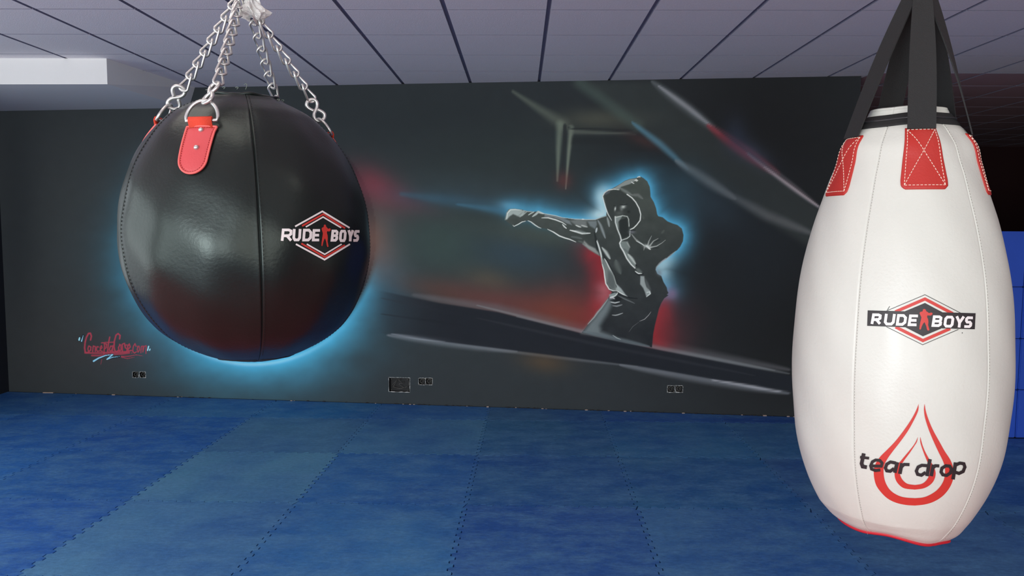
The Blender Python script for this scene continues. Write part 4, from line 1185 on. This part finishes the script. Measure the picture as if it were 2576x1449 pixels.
# ------------------------------------------------------------------ the white teardrop bag
SB = [math.radians(a) for a in (-21, 46, 121, 193, 265)]
STR = [math.radians(a) for a in (14, -57, 86, 138, 202)]
def bagmod(ph, z, r):
    m = 0
    for s_ in SB:
        d = abs(dphi(ph, s_))*r
        if d < .02: m -= .0012*math.exp(-(d/.0011)**2)
    q = min(abs(dphi(ph, s_)) for s_ in STR)
    if z > 1.72: m += .004*math.cos(min(q, .6)/.6*math.pi)*min(1, (z-1.72)/.06)*(0 if z > 1.85 else 1)
    m += .0009*math.sin(ph*9+z*14)*math.sin(z*23+ph*2)
    if z < 1.12: m += .003*math.sin(5*ph+.6)*(1.12-z)/.1
    return m
rowsT = [(272,2240,2370),(275,2216,2392),(281,2207,2399),(290,2203,2405),(300,2197,2412),(316,2180,2420),(332,2155,2430),(350,2134,2437),(367,2118,2446),(416,2099,2461),(448,2085,2470),(502,2066,2490),(560,2046,2512),(650,2020,2532),(740,2001,2543),(840,1990,2549),(930,1987,2550),(1020,1989,2541),(1120,1998,2521),(1190,2020,2497),(1233,2042,2481),(1292,2083,2449),(1320,2106,2424),(1335,2128,2404)]
DT = 1.60
bagB = Body(rowsT, DT, bagmod)
rootT = empty('teardrop_bag', bagB.c(1.2)+Vector((0, 0, bagB.z0)))
tag(rootT, 'white teardrop punching bag hanging on black nylon straps with red patches, right', 'punching bag')
m_white = mat('white_vinyl', (.635, .635, .575), .38, spec=.5, bump=.0004, bscale=220, coat=.15, var=.02, vscale=7)
m_nyl = mat('black_nylon', lin((30, 30, 30)), .75, bump=.0008, bscale=700)
m_redv = mat('red_vinyl', lin((178, 40, 32)), .5, bump=.0004, bscale=300)
m_thr = mat('cream_thread', lin((236, 214, 196)), .7); m_thg = mat('grey_thread', lin((150, 146, 136)), .7)
wave = lambda ph, z: (max(0, 1-(z-bagB.z0)/.05))*(.017*math.cos(ph)-.006*math.sin(ph)+.003*math.sin(5*ph+1.5))
o = bagB.build('vinyl_body', m_white, rootT, 320, 240, top=(.003, .5), bot=(.012, .5), zend=wave, seams=SB); shift(o)
mb = MB()
pr = []
for p in np.linspace(-math.pi, math.pi, 140, False):
    q = bagB.P(p, bagB.z0+.0005, .0005); q.z += wave(p, bagB.z0); pr.append(q)
mb.tube(pr, .0036, 8, True); shift(mb.obj('bottom_piping', mat('red_piping_vinyl', lin((190, 30, 44)), .5), rootT, True))
for a in SB: seam_line(bagB, a, at_dist(2300, 318, DT).z, bagB.z0+.02, m_thg, rootT, .00032, .0026, .0026, .0024)
# zip band
zt_, zb_ = at_dist(2300, 289, DT).z, at_dist(2300, 320, DT).z
bow = lambda p: .0025*math.sin(2*p+1)-.0065*math.cos(p)
def band(name, za, zb, off, m, rip=0):
    vs = []; fs = []; n = 160; prof = [(0, -.002), (0, off), (.12, off+.0008), (.5, off+.0008), (.88, off+.0008), (1, off), (1, -.002)]
    for t, of in prof:
        for k in range(n):
            p = 2*math.pi*k/n; z = za+(zb-za)*t; vs.append(bagB.P(p, z+bow(p), of))
    for i in range(len(prof)-1):
        for k in range(n): l = (k+1) % n; fs.append((i*n+l, i*n+k, (i+1)*n+k, (i+1)*n+l))
    o = mesh(name, vs, fs, m, rootT, True); shift(o); return o
zm = (zt_+zb_)/2
zipb = band('zip_band', zt_, zb_, .0016, m_nyl)
mb = MB(); mb.tube([bagB.P(p, zm+bow(p), .0030) for p in np.linspace(-math.pi, math.pi, 120, False)], .0019, 8, True); q = mb.obj('zip_teeth', mat('zip_black', lin((46, 46, 48)), .35), zipb, True); shift(q)
# straps and patches
APT = at_dist(2316, -34, DT)
for ph in STR:
    front = abs(dphi(ph, math.radians(12))) < .1
    zt = at_dist(2300, 346, DT).z+(.0 if not front else .006)
    zt = {0: zt}.get(0)
    def place(a, b, off, zt=zt, ph=ph):
        z = bagB.down(zt, b); r = max(.05, float(bagB.r(z))); return bagB.P(ph+a/r, z, off+.0008)
    outl = [(-.0235, 0), (.0235, 0), (.026, .02), (.0365, .098), (.0365, .108), (.031, .114), (-.031, .114), (-.0365, .108), (-.0365, .098), (-.026, .02)]
    pt = pad('red_patch', outl, place, .0016, m_redv, rootT, 90, True); shift(pt)
    mb = MB()
    def dashes(pts, st=.0058, du=.0036):
        for i in range(len(pts)-1):
            a, b = Vector((*pts[i], 0)), Vector((*pts[i+1], 0)); L = (b-a).length; t = 0
            while t < L-.002:
                p, q = a.lerp(b, t/L), a.lerp(b, min(1, (t+du)/L)); mb.tube([place(p.x, p.y, .0020), place(q.x, q.y, .0020)], .0006, 5); t += st
    c4 = [(-.0205, .005), (.0205, .005), (.031, .107), (-.031, .107)]
    dashes(c4+[c4[0]]); dashes([c4[0], c4[2]]); dashes([c4[1], c4[3]])
    q = mb.obj('cross_stitching', m_thr, pt); shift(q)
    # strap
    A = place(0, .004, .0002); T0 = (place(.02, .004, 0)-place(-.02, .004, 0)).normalized(); N0 = bagB.N(ph, zt)
    vs = []; fs = []; n = 26
    end = APT+(math.cos(ph)*bagB.cv+math.sin(ph)*bagB.rv)*.010
    T1 = (T0*.55+bagB.rv*(.45 if T0.dot(bagB.rv) >= 0 else -.45)).normalized()
    for i in range(n):
        t = i/(n-1); c = (A+N0*.0015).lerp(end, t)
        c += N0*(.004*math.sin(math.pi*t))
        T = T0.lerp(T1, t*t).normalized(); hw = .0222*(1-t)+.0135*t+.003*math.sin(math.pi*t)
        d = (end-A).normalized(); nn = T.cross(d).normalized(); nn = nn if nn.dot(N0) > 0 else -nn
        for s_, u in ((-1, 0), (1, 0), (1, 1), (-1, 1)): vs.append(c+T*s_*hw+nn*(.0022 if u else 0))
    for i in range(n-1):
        for k in range(4): l = (k+1) % 4; fs.append((i*4+k, i*4+l, (i+1)*4+l, (i+1)*4+k))
    fs += [(3, 2, 1, 0), ((n-1)*4, (n-1)*4+1, (n-1)*4+2, (n-1)*4+3)]
    shift(mesh('strap', vs, fs, m_nyl, rootT))
suspension(APT+Vector((0, 0, .02)), 'steel hanger holding the white teardrop bag from the ceiling')
# RUDE BOYS badge
tp = lambda x, y, off: bagB.hit(2100+x/4.83, 700+y/4.83, off)
mb = MB()
for pts in ([(612,404),(1095,200),(1530,424)], [(628,590),(1067,808),(1500,622)]): ribbon(mb, pts, 7, tp, .0005, 15, 2)
for pts in ([(735,408),(1095,252),(1432,430)], [(738,592),(1070,757),(1400,612)]): ribbon(mb, pts, 38, tp, .0006, 15, 1)
polyfill(mb, [(830,410),(1095,300),(1320,420),(1290,612),(1070,705),(850,592)], tp, .0006, 2)
strip2(mb, [(402,390),(900,403),(1350,415),(1707,425)], [(395,578),(900,597),(1350,610),(1697,620)], tp, .0008, 12, 2, 8)
polyfill(mb, [(1025+(x-1030)*.85, 372+(y-522)*.577) for x, y in FIG], tp, .0011, 1)
letters(mb, [('R',(437,557),(557,559),(460,427)),('U',(592,571),(722,574),(612,430)),('D',(740,575),(862,578),(760,435)),('E',(882,580),(990,582),(905,440)),('B',(1170,589),(1290,592),(1192,450)),('O',(1312,597),(1432,600),(1332,454)),('Y',(1452,598),(1556,601),(1468,458)),('S',(1563,602),(1655,605),(1583,462))], 33, idt, tp, .0012, 0)
mb.tube([tp(640, 385, .0006), tp(668, 340, .0006)], .0004, 5, m=2); mb.ball(tp(1547, 664, .0004), .0009, 6, 2)
o = mb.obj('logo_badge', [m_ink, m_inkr, m_inkb], rootT); shift(o); o['label'] = 'black banner with white lettering over a red outlined diamond'
# tear drop print
up_ = lambda x, y, off: bagB.hit(2100+x/3.6225, 980+y/3.6225, off)
mb = MB()
oo = [(765,128),(740,190),(700,265),(640,355),(560,460),(480,545),(415,610),(370,680),(355,750),(370,850),(410,920),(480,990),(560,1030),(650,1050),(730,1055),(820,1045),(900,1020),(980,970),(1040,900),(1075,820),(1080,740),(1065,670),(1040,620),(1000,560),(950,470),(900,380),(860,290),(830,200),(818,128)]
oi_ = [(763,150),(760,190),(730,260),(670,370),(600,470),(530,560),(480,630),(450,690),(445,760),(460,840),(500,910),(560,955),(630,980),(730,988),(810,980),(880,950),(940,905),(985,840),(1003,770),(1000,700),(980,640),(940,560),(890,450),(850,350),(820,250),(812,185),(814,150)]
def half(o_, i_, k1, k2):
    """split both outlines at the foot so the two arms stay paired"""
    for a, b in ((o_[:k1+1], i_[:k2+1]), (o_[k1:], i_[k2:])):
        a = [(p.x, p.y) for p in catmull([(x, y, 0) for x, y in a], 4)]; b = [(p.x, p.y) for p in catmull([(x, y, 0) for x, y in b], 4)]
        strip2(mb, resample(a, 60, False), resample(b, 60, False), up_, .0006, 60, 1, 2)
half(oo, oi_, 14, 13)
io = [(757,428),(735,480),(700,530),(650,590),(600,650),(560,700),(545,760),(555,820),(590,870),(640,900),(730,910),(810,898),(870,865),(905,820),(918,760),(900,700),(870,650),(830,580),(800,510),(778,428)]
ij = [(755,440),(748,475),(720,520),(680,580),(635,640),(605,690),(592,740),(600,790),(625,830),(665,858),(730,868),(790,858),(830,830),(855,790),(865,740),(855,690),(840,650),(815,590),(790,520),(778,475),(777,440)]
half(io, ij, 10, 10)
for st, w in [([(266,580),(246,672),(256,700),(294,706)],34),([(232,614),(314,624)],25),
              ([(334,694),(424,696),(432,668),(412,644),(374,640),(344,656),(328,692),(336,722),(372,736),(416,730)],27),
              ([(556,668),(508,658),(474,678),(462,712),(474,738),(506,742),(540,716)],29),([(570,660),(546,756)],33),
              ([(612,668),(592,766)],33),([(604,706),(632,680),(680,682)],28),
              ([(842,692),(792,688),(758,704),(742,740),(754,770),(788,778),(826,752)],29),([(866,632),(838,786)],33),
              ([(896,682),(876,786)],33),([(890,716),(914,692),(950,694)],28),
              ([(1010,692),(1045,696),(1060,722),(1050,758),(1016,780),(982,774),(966,748),(974,714),(1010,692)],29),
              ([(1098,662),(1074,816)],33),([(1098,686),(1136,668),(1172,674),(1182,704),(1166,744),(1128,762),(1090,748)],29)]:
    ribbon(mb, st, w, up_, .0011, 8, 2)
o = mb.obj('teardrop_print', [m_ink, m_inkr, m_inkb], rootT); shift(o); o['label'] = 'red double drop symbol crossed by black slanted lettering'
